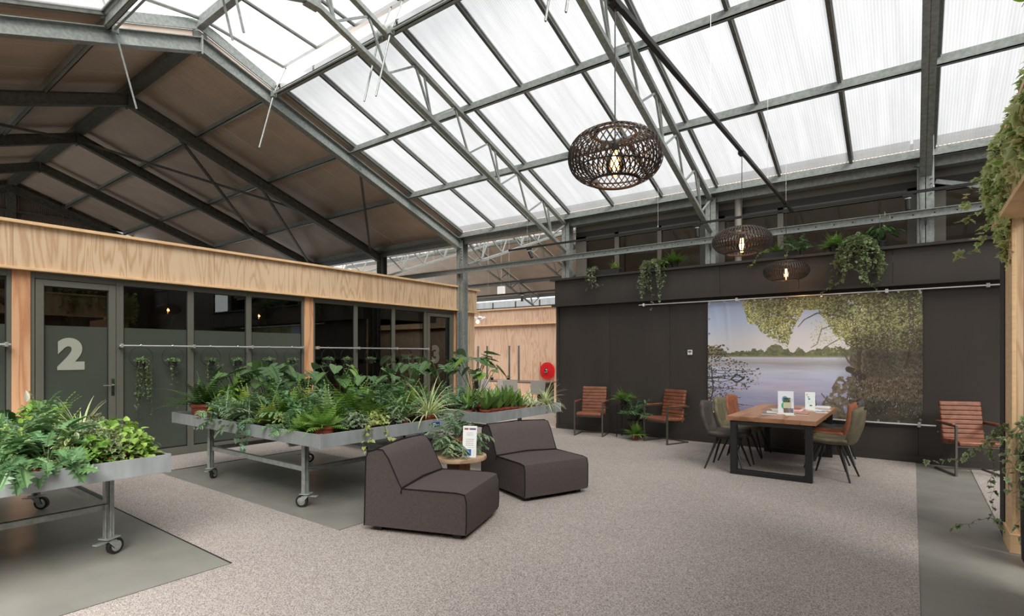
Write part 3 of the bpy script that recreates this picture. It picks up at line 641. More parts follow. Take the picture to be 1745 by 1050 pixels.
def img_grid(name, A, origin, ux, vz, parent=None, mt=None, relief=None):
    """grid in the plane (ux, vz) with one colour per point"""
    h, w = A.shape[:2]; ux, vz, og = np.array(ux, float), np.array(vz, float), np.array(origin, float)
    uu, vv = np.meshgrid(np.linspace(0, 1, w), np.linspace(0, 1, h)); P = og+uu[..., None]*ux+vv[..., None]*vz
    if relief is not None: P = P+relief
    idx = np.arange(h*w).reshape(h, w); Q = np.stack([idx[1:, :-1], idx[1:, 1:], idx[:-1, 1:], idx[:-1, :-1]], -1).reshape(-1, 4)
    me = bpy.data.meshes.new(name); me.vertices.add(h*w); me.vertices.foreach_set('co', P.astype(np.float32).ravel())
    me.loops.add(len(Q)*4); me.loops.foreach_set('vertex_index', Q.astype(np.int32).ravel()); me.polygons.add(len(Q))
    me.polygons.foreach_set('loop_start', np.arange(0, len(Q)*4, 4, dtype=np.int32)); me.update(calc_edges=True); me.validate()
    c = A/255.; lin = np.where(c <= .04, c/12.92, ((c+.055)/1.055)**2.4); ca = me.color_attributes.new('Col', 'FLOAT_COLOR', 'POINT')
    ca.data.foreach_set('color', np.concatenate([lin, np.ones((h, w, 1))], -1).astype(np.float32).ravel()); me.materials.append(mt or PRINT)
    return mk(name, me, parent)
t = thing('mural_banner', 'large printed banner of a lake with overhanging trees stretched on the dark wall', 'banner', (-1.385, 9.66, 1.53))
A = paint_mural(); hh, ww_ = A.shape[:2]; uu = np.linspace(0, 1, ww_)[None, :]; vv = np.linspace(0, 1, hh)[:, None]
rel = np.zeros(A.shape); rel[..., 1] = -.012*np.exp(-((uu-.1-.05*vv)/.012)**2)*np.exp(-vv*3.5)-.008*np.exp(-((uu-.03-.1*vv)/.015)**2)*np.exp(-vv*4)+.003*np.sin(uu*22)
img_grid('banner_print', A, (-1.505, 0, .98), (3.01, 0, 0), (0, 0, -1.95), t, PRINT, rel)
MB().box(-1.505, 1.505, .012, .016, -.97, .98).build('banner_back', WHITE, t)
mb = MB()
for k in range(13):
    for z in (.955, -.945): mb.lathe([(.006, -.001), (.016, -.001), (.016, -.006), (.006, -.006)], 10, (-1.47+k*.245, 0, z), 'y', False)
for k in range(8):
    for x in (-1.48, 1.48): mb.lathe([(.006, -.001), (.016, -.001), (.016, -.006), (.006, -.006)], 10, (x, 0, .92-k*.26), 'y', False)
o = mb.build('grommet', CHROME, t); o['kind'] = 'stuff'
for z, lb, x0, x1 in ((2.5, 'aluminium rod along the top edge of the lake banner', -4.17, .95), (.555, 'aluminium rod along the bottom edge of the lake banner', -2.95, .27)):
    r = thing('banner_rod', lb, 'rod', (0, 9.635, z)); shade_auto(MB().tube([(x0, 0, 0), (x1, 0, 0)], .013, 10).build('rod', ALU, r))
    for x in ((x0+.1, -2.4, -.3, x1-.13) if z > 1 else (-2.7, -1.2, .08)): MB().box(x-.02, x+.02, -.018, .04, -.03, .03).build('wall_bracket', ALU, r, bevel=.003)
t = thing('thermostat', 'small white thermostat on the dark wall left of the banner', 'thermostat', (-3.215, 9.7, 1.6))
MB().box(-.04, .04, -.025, 0, -.045, .045).build('housing', WHITE, t, bevel=.004); MB().box(-.028, .028, -.027, -.0249, -.005, .03).build('display', mat('grey_display', (.15, .16, .15), .3), t)
MB().box(-.01, .01, -.0268, -.0249, -.03, -.018).build('button', GALVD, t)
# wall rails for the hanging pots
for y0, y1, lb, br in ((2.79, 5.7, 'white metal rail across the frosted office windows', (2.82, 3.78, 4.71, 5.68)), (5.97, 8.9, 'metal rail across the dark office windows by door 3', (5.99, 6.93, 7.93, 8.87)), (-.3, 1.64, 'end of a metal rail at the left edge of the picture', (1.6, .7))):
    r = thing('window_rail', lb, 'rail', (XF, y0, 1.69)); shade_auto(MB().tube([(.1, 0, 0), (.1, y1-y0, 0)], .0125, 10).build('rail_tube', ALU, r))
    for y in br: MB().box(-.0, .115, y-y0-.017, y-y0+.017, -.028, .028).build('rail_bracket', ALU, r, bevel=.003)
# ------------------------------------------------------------------ plant benches
def caster(t, x, y, ang, locked=False):
    e = MB(); e.box(-.055, .055, -.045, .045, .135, .145); e.lathe([(.03, .12), (.03, .135)], 14)
    e.prism([(-.035, .12), (.035, .12), (.06, .055), (.03, .045)], -.03, -.026, 'y').prism([(-.035, .12), (.035, .12), (.06, .055), (.03, .045)], .026, .03, 'y')
    e.box(-.12, -.02, -.022, .022, .112, .12)
    rot = Matrix.Rotation(ang, 4, 'Z')
    def B(mb, n, m, par):
        mb.v = [tuple(rot @ Vector(p)) for p in mb.v]; return mb.build(n, m, par, loc=(x, y, 0) if par is t else None)
    c = B(e, 'caster', GALV, t)
    shade_auto(B(MB().lathe([(.045, -.018), (.0625, -.016), (.0625, .016), (.045, .018)], 20, (.045, 0, .0625), 'y'), 'wheel', BLACK, c))
    B(MB().lathe([(.01, -.02), (.042, -.0185), (.042, .0185), (.01, .02)], 16, (.045, 0, .0625), 'y'), 'wheel_hub', CHROME, c)
    return c
def bench(x0, x1, y0, y1, label, zt=.82, hr=.13):
    cx, cy = (x0+x1)/2, (y0+y1)/2; t = thing('plant_bench', label, 'plant table', (cx, cy, 0)); a, b = (x1-x0)/2, (y1-y0)/2; zb = zt-hr
    for q in ((-a, a, -b, -b+.012), (-a, a, b-.012, b), (-a, -a+.012, -b+.012, b-.012), (a-.012, a, -b+.012, b-.012)):
        MB().box(*q, zb, zt).build('tray_side', GALVB, t, bevel=.002)
    for sx, sy in ((-1, -1), (1, -1), (-1, 1), (1, 1)):
        MB().box(min(sx*(a+.002), sx*(a-.03)), max(sx*(a+.002), sx*(a-.03)), min(sy*(b+.002), sy*(b-.03)), max(sy*(b+.002), sy*(b-.03)), zb-.004, zt+.003).build('corner_cap', GALVB, t)
    MB().box(-a+.012, a-.012, -b+.012, b-.012, zb+.005, zb+.02).build('tray_base', mat('grey_tray_mat', srgb(96,98,94), .6, noise=(6, .2)), t)
    lx, ly = 1.04, .66
    for sx, sy in ((-1, -1), (1, -1), (-1, 1), (1, 1)):
        mb = MB(); mb.box(sx*lx-.025, sx*lx+.025, sy*ly-.004, sy*ly+.004, .145, zb).box(sx*lx-.004, sx*lx+.004, sy*ly-.03, sy*ly+.03, .145, zb).box(sx*lx-.03, sx*lx+.03, sy*ly-.03*1.2, sy*ly-.03, .145, zb)
        mb.build('leg', GALV, t); caster(t, sx*lx, sy*ly, {(-1,-1): 2.2, (1,-1): -2.6, (-1,1): .8, (1,1): 2.0}[(sx, sy)])
    for sy in (-1, 1): MB().box(-lx+.02, lx-.02, sy*ly-.005, sy*ly+.005, .36, .41).box(-lx+.02, lx-.02, min(sy*ly, sy*ly+.04), max(sy*ly, sy*ly+.04), .405, .41).build('stretcher', GALV, t)
    for sx in (-1, 1): MB().box(sx*lx-.005, sx*lx+.005, -ly+.02, ly-.02, .36, .41).box(min(sx*lx, sx*lx+.04), max(sx*lx, sx*lx+.04), -ly+.02, ly-.02, .405, .41).build('stretcher', GALV, t)
    for sx in (-1, 1): MB().box(sx*lx-.02, sx*lx+.02, -b+.02, b-.02, zb-.045, zb-.001).build('cross_rail', GALV, t)
    return t
b1 = bench(-7.65, -4.4, 2.93, 4.7, 'galvanised rolling plant bench behind the nearer sofa, full of ferns')
BLUE = mat('blue_sticker', srgb(24,62,140), .4)
s_ = MB().box(1.625, 1.628, .55, .68, .735, .785).build('sticker', BLUE, b1); lab(s_, 'small blue sticker on the tray side')
mb = MB().box(1.628, 1.629, .565, .615, .765, .775).box(1.628, 1.629, .60, .665, .75, .757); mb.build('sticker_print', WHITE, s_)
bench(-7.65, -4.46, -.06, 1.7, 'galvanised rolling plant bench at the left edge of the picture')
bench(-7.6, -4.32, 5.27, 7.05, 'galvanised rolling plant bench furthest back, beside the dark wall')
# ------------------------------------------------------------------ sofas
def sofa(label, loc, rz):
    t = thing('lounge_chair', label, 'sofa', loc, rz, 'charcoal armless lounge chairs'); w = .42
    prof = [(.48, .055), (.485, .2), (.48, .40), (-.12, .40), (-.20, .57), (-.29, .735), (-.46, .70), (-.475, .4), (-.485, .055)]
    def puffy(name, pr, y0, y1, bulge=0):
        mb = MB(); n = len(pr); ys = np.linspace(y0, y1, 7); cxm = sum(p[0] for p in pr)/n; czm = sum(p[1] for p in pr)/n
        vs = []
        for y in ys:
            k = 1-((y-(y0+y1)/2)/((y1-y0)/2))**2
            vs += [(p[0]+(p[0]-cxm)*bulge*k, y, p[1]+(max(p[1]-czm, 0))*bulge*k*1.2) for p in pr]
        fs = [tuple(range(n)), tuple(range((len(ys)-1)*n, len(ys)*n))]+[(i*n+k, i*n+(k+1) % n, (i+1)*n+(k+1) % n, (i+1)*n+k) for i in range(len(ys)-1) for k in range(n)]
        mb.add(vs, fs); return mb
    def dense(pr, st=.05):
        o = []
        for a, b in zip(pr, pr[1:]+pr[:1]):
            m = max(1, int(math.dist(a, b)/st))
            o += [(a[0]+(b[0]-a[0])*k/m, a[1]+(b[1]-a[1])*k/m) for k in range(m)]
        return o
    seat = [(.482, .055), (.488, .15), (.488, .33), (.47, .395), (.4, .405), (.1, .405), (-.115, .40), (-.115, .055)]
    back = [(-.115, .055), (-.115, .40), (-.165, .50), (-.245, .66), (-.30, .73), (-.36, .735), (-.45, .705), (-.468, .66), (-.475, .4), (-.485, .055)]
    shade_auto(puffy('seat_cushion', dense(seat), -w, w, .035).build('seat_cushion', SOFA, t), 50); shade_auto(puffy('backrest', dense(back), -w, w, .03).build('backrest', SOFA, t), 50)
    for s in (-1, 1):
        shade_auto(MB().tube([(p[0], s*(w+.002), p[1]) for p in [(.482, .07)]+seat[1:6]+[(-.115, .405)]+back[2:]], .0055, 6).build('piping', SOFAP, t))
    shade_auto(MB().tube([(-.36, -w, .74), (-.36, 0, .757), (-.36, w, .74)], .006, 6).build('piping', SOFAP, t)); shade_auto(MB().tube([(-.116, -w, .408), (-.118, 0, .428), (-.116, w, .408)], .008, 6).build('piping', SOFAP, t))
    for s in (-1, 1): shade_auto(MB().tube([(-.116, s*(w+.004), .40), (-.12, s*(w+.004), .36)], .006, 6).build('piping', SOFAP, t))
    for sx in (-.38, .38):
        for sy in (-.34, .34): MB().box(sx-.04, sx+.04, sy-.03, sy+.03, 0, .06).build('foot', BLACK, t)
    return t
sofa('nearer charcoal fabric armless lounge chair, seen from its side', (-3.575, 3.59, 0), math.radians(19.5))
sofa('charcoal fabric armless lounge chair beyond the little round table', (-3.55, 5.17, 0), math.radians(-22))
# ------------------------------------------------------------------ little round table
t = thing('side_table', 'small round wooden table between the two lounge chairs', 'side table', (-3.95, 4.33, 0))
WOODR = plywood('rough_pale_wood', srgb(176,150,122), srgb(124,96,70), axis='x', freq=16); WOODM = plywood('mid_brown_wood', srgb(160,110,72), srgb(112,70,44), axis='z', freq=8)
shade_auto(MB().lathe([(.27, .43), (.30, .435), (.305, .455), (.30, .475), (.28, .48)], 40).build('table_top', WOODR, t), 30)
MB().box(-.09, .09, -.09, .09, .03, .43).build('pedestal', WOODM, t, bevel=.006); MB().lathe([(.19, 0), (.19, .03)], 28).build('foot_plate', WOODM, t)
# info sign
def card(name, A, w, h, loc, rot, label, cat, tilt=12):
    t = thing(name, label, cat, loc, rot); tl = math.radians(tilt); dz = math.cos(tl)*h; dy = math.sin(tl)*h
    img_grid('printed_face', A, (-w/2, dy-.002, dz+.002), (w, 0, 0), (0, -dy, -dz), t, PRINT)
    mb = MB(); mb.add([(-w/2, 0, 0), (w/2, 0, 0), (w/2, dy, dz), (-w/2, dy, dz), (-w/2, .003, 0), (w/2, .003, 0), (w/2, dy+.003, dz), (-w/2, dy+.003, dz)], [(0,1,2,3),(4,7,6,5),(0,4,5,1),(3,2,6,7),(0,3,7,4),(1,5,6,2)]); mb.build('card_board', WHITE, t)
    mb = MB(); mb.add([(-w*.3, dy, dz), (w*.3, dy, dz), (w*.3, dy+h*.35, 0), (-w*.3, dy+h*.35, 0), (-w*.3, dy+.004, dz), (w*.3, dy+.004, dz), (w*.3, dy+h*.35+.004, 0), (-w*.3, dy+h*.35+.004, 0)], [(0,1,2,3),(4,7,6,5),(0,4,5,1),(3,2,6,7),(0,3,7,4),(1,5,6,2)]); mb.build('card_stand', WHITE, t)
    return t
A = np.full((100, 50, 3), 222.); r = np.random.default_rng(1)
A[8:13, 5:19] = (120, 30, 50); A[8:13, 24:46] = (60, 30, 90); A[9:11, 20:23] = (40, 40, 60); A[5:14:3, 5:46] = A[5:14:3, 5:46]*.9
def lines(A, y0, y1, x0, x1, st, col, r):
    for y in range(y0, y1, st):
        x = x0
        while x < x1:
            n = int(r.integers(2, 6)); A[y:y+max(1, st//3), x:min(x+n, x1)] = col; x += n+1
lines(A, 22, 34, 14, 38, 4, (110, 115, 135), r); lines(A, 42, 62, 12, 40, 6, (150, 135, 135), r); lines(A, 68, 70, 20, 40, 3, (120,120,120), r); lines(A, 76, 94, 36, 46, 4, (170,170,175), r)
A[74:94, 8:32] = (24, 84, 156); A[80:88, 14:26] = (44, 108, 178)
card('info_sign', A, .15, .33, (-3.74, 4.26, .48), math.radians(28), 'white standing sign with a blue square on the little round table', 'sign', 10)
# ------------------------------------------------------------------ dining table
t = thing('dining_table', 'long wooden dining table on black square steel frames below the banner', 'table', (-1.44, 8.42, 0)); TOP = plywood('oiled_oak', srgb(164,120,88), srgb(116,78,54), axis='y', freq=9, rough=.4)
for i in range(6):
    a = -.52+i*1.04/6; MB().box(a, a+1.04/6-.0015, -1.09, 1.07, .705, .76).build('plank', TOP, t, bevel=.002)
for y in (-1.03, .98):
    mb = MB(); mb.box(-.475, -.395, y-.04, y+.04, 0, .70).box(.395, .475, y-.04, y+.04, 0, .70).box(-.395, .395, y-.04, y+.04, 0, .07).box(-.395, .395, y-.04, y+.04, .65, .70); mb.build('leg_frame', BLACK, t, bevel=.004)
for x in (-.40, .40): MB().box(x-.02, x+.02, -.99, .94, .655, .70).build('apron_rail', BLACK, t)
# shell chairs
def shell_chair(name, label, m, loc, rz):
    t = thing(name, label, 'chair', loc, rz, 'bucket chairs around the dining table')
    # local +y = front of the seat; shells are thick bent sheets
    def shell(fn, nu, nv, th, name, m):
        V = []; F = []
        for lay in (0, 1):
            for i in range(nu):
                for j in range(nv):
                    p = Vector(fn(i/(nu-1), j/(nv-1))); e = 1e-3
                    pu = Vector(fn(min(i/(nu-1)+e, 1), j/(nv-1)))-Vector(fn(max(i/(nu-1)-e, 0), j/(nv-1))); pv = Vector(fn(i/(nu-1), min(j/(nv-1)+e, 1)))-Vector(fn(i/(nu-1), max(j/(nv-1)-e, 0)))
                    n = pu.cross(pv).normalized(); edge = min(i, nu-1-i, j, nv-1-j); V.append(p+n*th*(.5-lay)*(.55 if edge == 0 else 1))
        N = nu*nv; g = lambda l, i, j: l*N+i*nv+j
        for i in range(nu-1):
            for j in range(nv-1): F += [(g(0,i,j), g(0,i+1,j), g(0,i+1,j+1), g(0,i,j+1)), (g(1,i,j), g(1,i,j+1), g(1,i+1,j+1), g(1,i+1,j))]
        for i in range(nu-1): F += [(g(0,i,0), g(1,i,0), g(1,i+1,0), g(0,i+1,0)), (g(0,i,nv-1), g(0,i+1,nv-1), g(1,i+1,nv-1), g(1,i,nv-1))]
        for j in range(nv-1): F += [(g(0,0,j), g(0,0,j+1), g(1,0,j+1), g(1,0,j)), (g(0,nu-1,j), g(1,nu-1,j), g(1,nu-1,j+1), g(0,nu-1,j+1))]
        mb = MB(); mb.add(V, F); o = mb.build(name, m, t); o.data.polygons.foreach_set('use_smooth', [True]*len(o.data.polygons)); return o
    def seat(u, v):
        x = (v-.5)*2; w = .235*(1-.12*(abs(u-.35))**2-.28*max(0, u-.75)**1.0); y = -.22+.47*u; z = .455+.035*x*x-.02*math.sin(u*PI)-.03*max(0, u-.8)*5*.3+.02*u
        return (x*w, y-.02*x*x*(u > .5), z)
    def back(u, v):
        x = (v-.5)*2; w = .19+.055*math.sin(min(u*1.15, 1)*PI*.75); z = .44+.45*u-.03*abs(x)**2.5*(u); y = -.235-.10*u+.055*x*x-.03*math.sin(u*PI)
        return (x*w, y, z)
    shell(seat, 12, 11, .065, 'seat', m); b = shell(back, 12, 11, .055, 'backrest', m)
    MB().box(-.045, .045, -.362, -.325, .855, .885).build('grip_hole', BLACK, b, bevel=.008)
    for k in (-.09, -.03, .03, .09): MB().tube([(k, -.25+.012-.3*0, .56), (k*1.05, -.262, .68), (k*1.1, -.29, .8)], .003, 5).build('stitch_line', m, b)
    for sx in (-1, 1):
        for sy in (-1, 1): shade_auto(MB().tube([(sx*.10, sy*.10-.02, .42), (sx*.235, sy*.235-.02, 0)], [.019, .010], 8).build('leg', BLACK, t))
    MB().box(-.13, .13, -.14, .12, .405, .43).build('under_plate', BLACK, t)
    return t
ch = [('dark grey fabric bucket chair nearest us on the left side of the table', SEATG, (-2.02, 7.72, 0), -PI/2+.05), ('olive fabric bucket chair in the middle of the left side', SEATO, (-2.02, 8.38, 0), -PI/2), ('rust orange fabric bucket chair furthest on the left side', SEATR, (-2.03, 9.02, 0), -PI/2-.05),
      ('olive fabric bucket chair nearest us on the right side of the table', SEATO, (-.84, 7.93, 0), PI/2-.12), ('rust orange fabric bucket chair in the middle of the right side', SEATR, (-.97, 8.6, 0), PI/2), ('dark grey fabric bucket chair furthest on the right side', SEATG, (-.93, 9.2, 0), PI/2+.05)]
for lb, m, loc, rz in ch: shell_chair('bucket_chair', lb, m, loc, rz).scale = (1.06, 1.06, 1.03)
# leaflets and magazines
def blob_page(seed, base, w=30, h=40):
    r = np.random.default_rng(seed); A = np.full((h, w, 3), 0.)+np.array(base, float)
    if seed % 2: A[int(h*.1):int(h*.55), int(w*.1):int(w*.9)] = r.integers(60, 190, 3)
    lines(A, int(h*.65), int(h*.92), 3, w-3, 3, np.array(base)*.6, r); return A
mags = [(-1.52, 8.03, .2, (225,222,215), .018, .24, 'stack of white leaflets left of the tall display card'), (-1.55, 7.93, .1, (90,96,88), .010, .26, 'grey magazine at the near left of the display card'), (-1.30, 7.90, .3, (226,216,196), .004, .16, 'small cream leaflet lying in front of the display card'),
        (-1.33, 8.55, -.1, (172,72,60), .03, .2, 'red paperback lying behind the tall display card'), (-1.22, 8.27, .15, (214,120,120), .012, .22, 'magazine with a pink cover right of the display card'), (-1.18, 8.12, .05, (110,60,84), .008, .22, 'magazine with a plum cover near the table edge'),
        (-1.12, 8.75, -.1, (228,226,220), .012, .24, 'white brochure in front of the small display card'), (-1.02, 8.95, .2, (120,170,176), .012, .2, 'pale teal brochure near the right table edge'), (-1.08, 9.25, 0, (232,230,228), .02, .26, 'white booklets at the far right corner of the table'),
        (-1.58, 8.55, .3, (196,190,172), .008, .2, 'beige leaflet at the back left of the table'), (-1.25, 9.0, .3, (222,222,216), .006, .2, 'thin white leaflet at the foot of the small display card'), (-1.02, 8.55, .3, (226,224,218), .006, .21, 'white leaflet on the right side of the table')]
for i, (x, y, rz, c, th, w, lb) in enumerate(mags):
    t = thing('magazine', lb, 'magazine', (x, y, .76), rz, 'printed matter on the dining table')
    MB().box(-w*.35, w*.35, -w*.5, w*.5, 0, th-.001).build('pages', PAPER, t); img_grid('cover', blob_page(i, c), (-w*.36, w*.505, th), (w*.72, 0, 0), (0, -w*1.01, 0), t)
A = np.full((90, 68, 3), 228.)+np.array([-6, -2, 10]); V_, U_ = np.mgrid[0:90, 0:68]
A[(U_-30)**2+(V_-32)**2 < 13**2] = (96, 150, 190); A[((U_-28)**2+(V_-56)**2 < 14**2)] = (70, 170, 120)
A[26:44, 24:54] = (40, 60, 40); r = np.random.default_rng(4)
for _ in range(60): y, x = r.integers(28, 43), r.integers(26, 52); A[y:y+2, x:x+2] = [(90,130,70), (30,70,40), (150,170,130)][r.integers(3)]
A[44:66, 24:58] = (200, 202, 176); lines(A, 48, 64, 28, 54, 5, (120,120,100), r); A[66:84, 24:44] = (110, 84, 74); A[66:84, 44:66] = (120, 125, 140)
for _ in range(60): y, x = r.integers(66, 83), r.integers(24, 64); A[y:y+2, x:x+2] = [(60,40,36), (150,150,160), (40,60,50)][r.integers(3)]
lines(A, 30, 44, 56, 66, 5, (120,120,160), r)
card('display_card', A, .19, .31, (-1.36, 7.98, .76), math.radians(14), 'tall white display card with blue and green circles on the dining table', 'sign', 8)
A = np.full((60, 32, 3), 226.)+np.array([-10, 0, 0]); A[6:14, 4:9] = (210, 200, 120); A[16:20, 8:13] = (110, 150, 170); A[22:27, 10:16] = (70, 110, 130); A[45:49, 14:22] = (60,60,60); lines(A, 30, 42, 8, 26, 4, (150,190,170), r)
card('display_card', A, .13, .25, (-1.20, 8.93, .76), math.radians(10), 'small slim display card further back on the dining table', 'sign', 8)
# ------------------------------------------------------------------ leather cantilever chairs
def leather(label, loc, rz):
    t = thing('leather_armchair', label, 'armchair', loc, rz, 'brown leather armchairs along the dark wall')   # local -y = front
    w = .24
    for s in (-1, 1):
        x = s*(w+.03); mb = MB(); tb = .026
        mb.box(x-tb/2, x+tb/2, -.27-tb/2, -.27+tb/2, 0, .655).box(x-tb/2, x+tb/2, -.27, .25, 0, tb).box(x-tb/2, x+tb/2, -.27, .27, .63, .655).build('side_frame', GUNM, t, bevel=.002)
        MB().box(x-.022, x+.022, -.22, .2, .65, .672).build('armrest_pad', LEATHER, t, bevel=.006)
    MB().box(-w-.03, w+.03, .225, .25, 0, .026).build('rear_runner', GUNM, t); MB().box(-w-.03, w+.03, -.255, -.235, .37, .39).build('seat_bar', GUNM, t)
    MB().box(-w-.03, w+.03, .19, .21, .5, .52).build('back_bar', GUNM, t)
    # seat and back made of horizontal padded ribs
    path = [(-.275, .415), (-.2, .432), (-.1, .43), (0, .42), (.1, .415), (.2, .42)]
    for (a, b) in zip(path[:-1], path[1:]):
        mb = MB(); mb.bar((0, a[0]-.003, a[1]), (0, b[0]+.003, b[1]), 2*w, .055, (0, 0, 1)); o = mb.build('seat_rib', LEATHER, t, bevel=.015); shade_auto(o, 60)
    MB().bar((0, .15, .36), (0, .245, .90), 2*w-.01, .03, (0, -1, .2)).build('back_board', LEATHER, t, bevel=.006)
    n = 9
    for k in range(n):
        f = k/n; y0, z0 = .14+.1*f, .375+.55*f; y1, z1 = .14+.1*(k+1)/n, .375+.55*(k+1)/n
        d = Vector((0, y1-y0, z1-z0)).normalized()*0
        mb = MB(); mb.bar(Vector((0, y0, z0))+d, Vector((0, y1, z1))-d, 2*w, .055, (0, -1, .2)); o = mb.build('backrest_rib', LEATHER, t, bevel=.013); shade_auto(o, 60)
    return t
leather('brown ribbed leather armchair nearest the left end of the dark wall', (-5.00, 9.31, 0), math.radians(14))
leather('brown ribbed leather armchair angled between the plants and the banner', (-3.52, 9.33, 0), math.radians(-22))
leather('brown ribbed leather armchair right of the banner by the wooden post', (.60, 9.27, 0), math.radians(22))
# ------------------------------------------------------------------ hose reel, far table
t = thing('fire_hose_reel', 'red round fire hose reel on the plywood wall behind', 'hose reel', (-10.3, 15.93, .98))
shade_auto(MB().lathe([(.05, 0), (.29, 0), (.30, -.01), (.30, -.05), (.28, -.055), (.06, -.05), (.05, -.12)], 36, axis='y').build('reel_disc', RED, t), 30)
MB().lathe([(.03, -.02), (.075, -.02), (.07, -.135), (.03, -.14)], 16, (0, 0, 0), 'y').build('hub', CHROME, t); MB().lathe([(.02, -.1), (.025, -.15)], 8, (0, 0, 0), 'y').build('hub_cap', BLACK, t)
shade_auto(MB().tube([(.28, -.03, -.1), (.24, -.04, -.36), (.08, -.04, -.44), (-.12, -.04, -.38), (-.27, -.03, -.15), (-.3, -.03, .1), (-.29, -.03, .3)], .014, 8).build('hose', RED, t))
t = thing('planter_table', 'long table with four upright grey poles in the hall behind', 'table', (-10.6, 13.5, 0)); WG = mat('grey_wood', srgb(120,104,92), .6)
MB().box(-1.2, 1.9, -.45, .45, .7, .74).build('table_top', WG, t)
for x in (-1.1, 1.8): MB().box(x-.04, x+.04, -.4, .4, 0, .7).build('leg_frame', BLACK, t)
for x in (-.85, -.47, .43, .8): MB().tube([(x, 0, .74), (x, 0, 1.83)], .03, 8).build('pole', GALVD, t)
wcx = None
for i, (x, y, rz, lb) in enumerate(((-11.3, 12.85, 0, 'white plastic chair at the left of the far planter table'), (-10.5, 12.85, 0, 'white plastic chair third from the right at the far table'), (-9.75, 12.85, .1, 'white plastic chair second from the right at the far table'), (-8.75, 12.9, .9, 'pale grey chair standing at the right end of the far table'),
        (-9.4, 12.6, .4, 'pale grey chair pulled out in front of the far table'))):
    t = thing('plastic_chair', lb, 'chair', (x, y, 0), rz, 'white chairs around the far table')
    pm = WHITE if i < 3 else mat('pale_grey_plastic', srgb(186,188,184), .5)
    shade_auto(MB().add(*(lambda P: (P, [(i*6+j, i*6+j+1, (i+1)*6+j+1, (i+1)*6+j) for i in range(4) for j in range(5)]))([(-.22+.088*j, -.2-.05*i/4.+.03*((j-2.5)/2.5)**2, .45+.09*i) for i in range(5) for j in range(6)])).build('backrest', pm, t))
    MB().box(-.22, .22, -.2, .2, .42, .45).build('seat', pm, t, bevel=.01)
    for sx in (-1, 1):
        for sy in (-1, 1): MB().tube([(sx*.14, sy*.14, .42), (sx*.2, sy*.2, 0)], .012, 6).build('leg', BLACK, t)
# ------------------------------------------------------------------ light tracks, spots, wires, lamps
t = thing('light_track', 'long black light track running parallel to the dark wall', 'light track', (0, 9.4, 3.84)); MB().box(-7.08, 3, -.018, .018, -.018, .018).build('track', BLACK, t); MB().box(-7.09, -7.06, -.022, .022, -.022, .022).build('end_cap', BLACK, t)
t = thing('light_track', 'black light track running towards us carrying the three basket lamps', 'light track', (-1.53, 9.4, 3.84)); MB().box(-.02, .02, -12, -.02, -.018, .018).build('track', BLACK, t); MB().box(-.03, .03, -.05, .02, -.03, .0).build('track_joint', BLACK, t)
def wire(x, y, z0, z1, lb):
    t = thing('suspension_wire', lb, 'wire', (x, y, z0), 0, 'thin suspension wires of the light tracks'); MB().tube([(0, 0, 0), (0, 0, z1-z0)], .0025, 5).build('wire', ALU, t); MB().lathe([(.004, .01), (.014, 0), (.012, -.02), (.004, -.03)], 8, (0, 0, .03)).build('wire_clip', ALU, t)
for x, y, lb in ((-1.6, 9.4, 'thin wire holding the wall track left of the two tracks meeting'), (.236, 9.4, 'thin wire holding the wall track beside the right column'), (-3.7, 9.4, 'thin wire holding the wall track above the trailing ivy'), (-6.6, 9.4, 'thin wire near the left end of the wall track'), (-1.53, 5.2, 'thin wire holding the lamp track between first and second lamps'), (-1.53, 7.7, 'thin wire holding the lamp track between second and third lamps')):
    wire(x, y, 3.86, T(y)+.02, lb)
def spot(x, y, z, lb, tilt=0, rz=0):
    t = thing('spotlight', lb, 'spotlight', (x, y, z), rz, 'black track spotlights'); MB().box(-.06, .06, -.015, .015, -.03, 0).build('adapter', BLACK, t); MB().tube([(0, 0, -.03), (0, 0, -.07)], .008, 6).build('stem', BLACK, t)
    c, s = math.cos(tilt), math.sin(tilt); a = Vector((0, 0, -.06)); d = Vector((s, 0, -c)); o = MB().tube([a, a+d*.16], .036, 16).build('housing', BLACK, t); shade_auto(o)
    MB().tube([a-d*.004, a+d*.004], .038, 16).build('ring', WHITE, t)
spot(-6.55, 9.4, 3.82, 'tilted black spotlight near the left end of the wall track', .5); spot(-3.0, 9.4, 3.82, 'black spotlight on the wall track left of the middle lamp', .08); spot(-.05, 9.4, 3.82, 'black spotlight on the wall track left of the right column', .05)
for x0, x1, y, z, lb in ((-16, -6.8, 13.0, 3.75, 'upper thin black light track in the hall behind'), (-16, -6.8, 12.0, 3.25, 'lower thin black light track in the hall behind')):
    t = thing('light_track', lb, 'light track', (x0, y, z)); MB().box(0, x1-x0, -.015, .015, -.02, .02).build('track', BLACK, t)
    for q in (1.5, 4.0, 6.2, 8.8): MB().tube([(q, 0, .02), (q, 0, 4.36+S*(y-10)+.15-z)], .003, 5).build('suspension_wire', ALU, t)
spot(-8.6, 12.0, 3.24, 'black spotlight hanging from the lower track in the hall behind', 0)
t = thing('emergency_light', 'small white box light hanging on a wire in the hall behind', 'light', (-10.1, 13.0, 3.5)); MB().box(-.12, .12, -.05, .05, -.12, .14).build('housing', WHITE, t, bevel=.01); MB().tube([(0, 0, .14), (0, 0, 2.05)], .004, 5).build('wire', ALU, t)
GLOW = mat('warm_filament', (1, .6, .25), .5, emit=((1, .5, .16), 14)); AMBER = glass('amber_bulb_glass', (1, .78, .5), .05)
t = thing('petal_lamp', 'small lamp with bent pale petals hanging before the far plywood wall', 'lamp', (-10.2, 12.0, 2.62))
for k in range(6):
    a = k*PI/3; MB().prism([(.03, 0), (.2, .05), (.24, 0), (.14, -.04)], -.05, .05, 'x').build('petal', WHITE, t).rotation_euler = (0, 0, a)
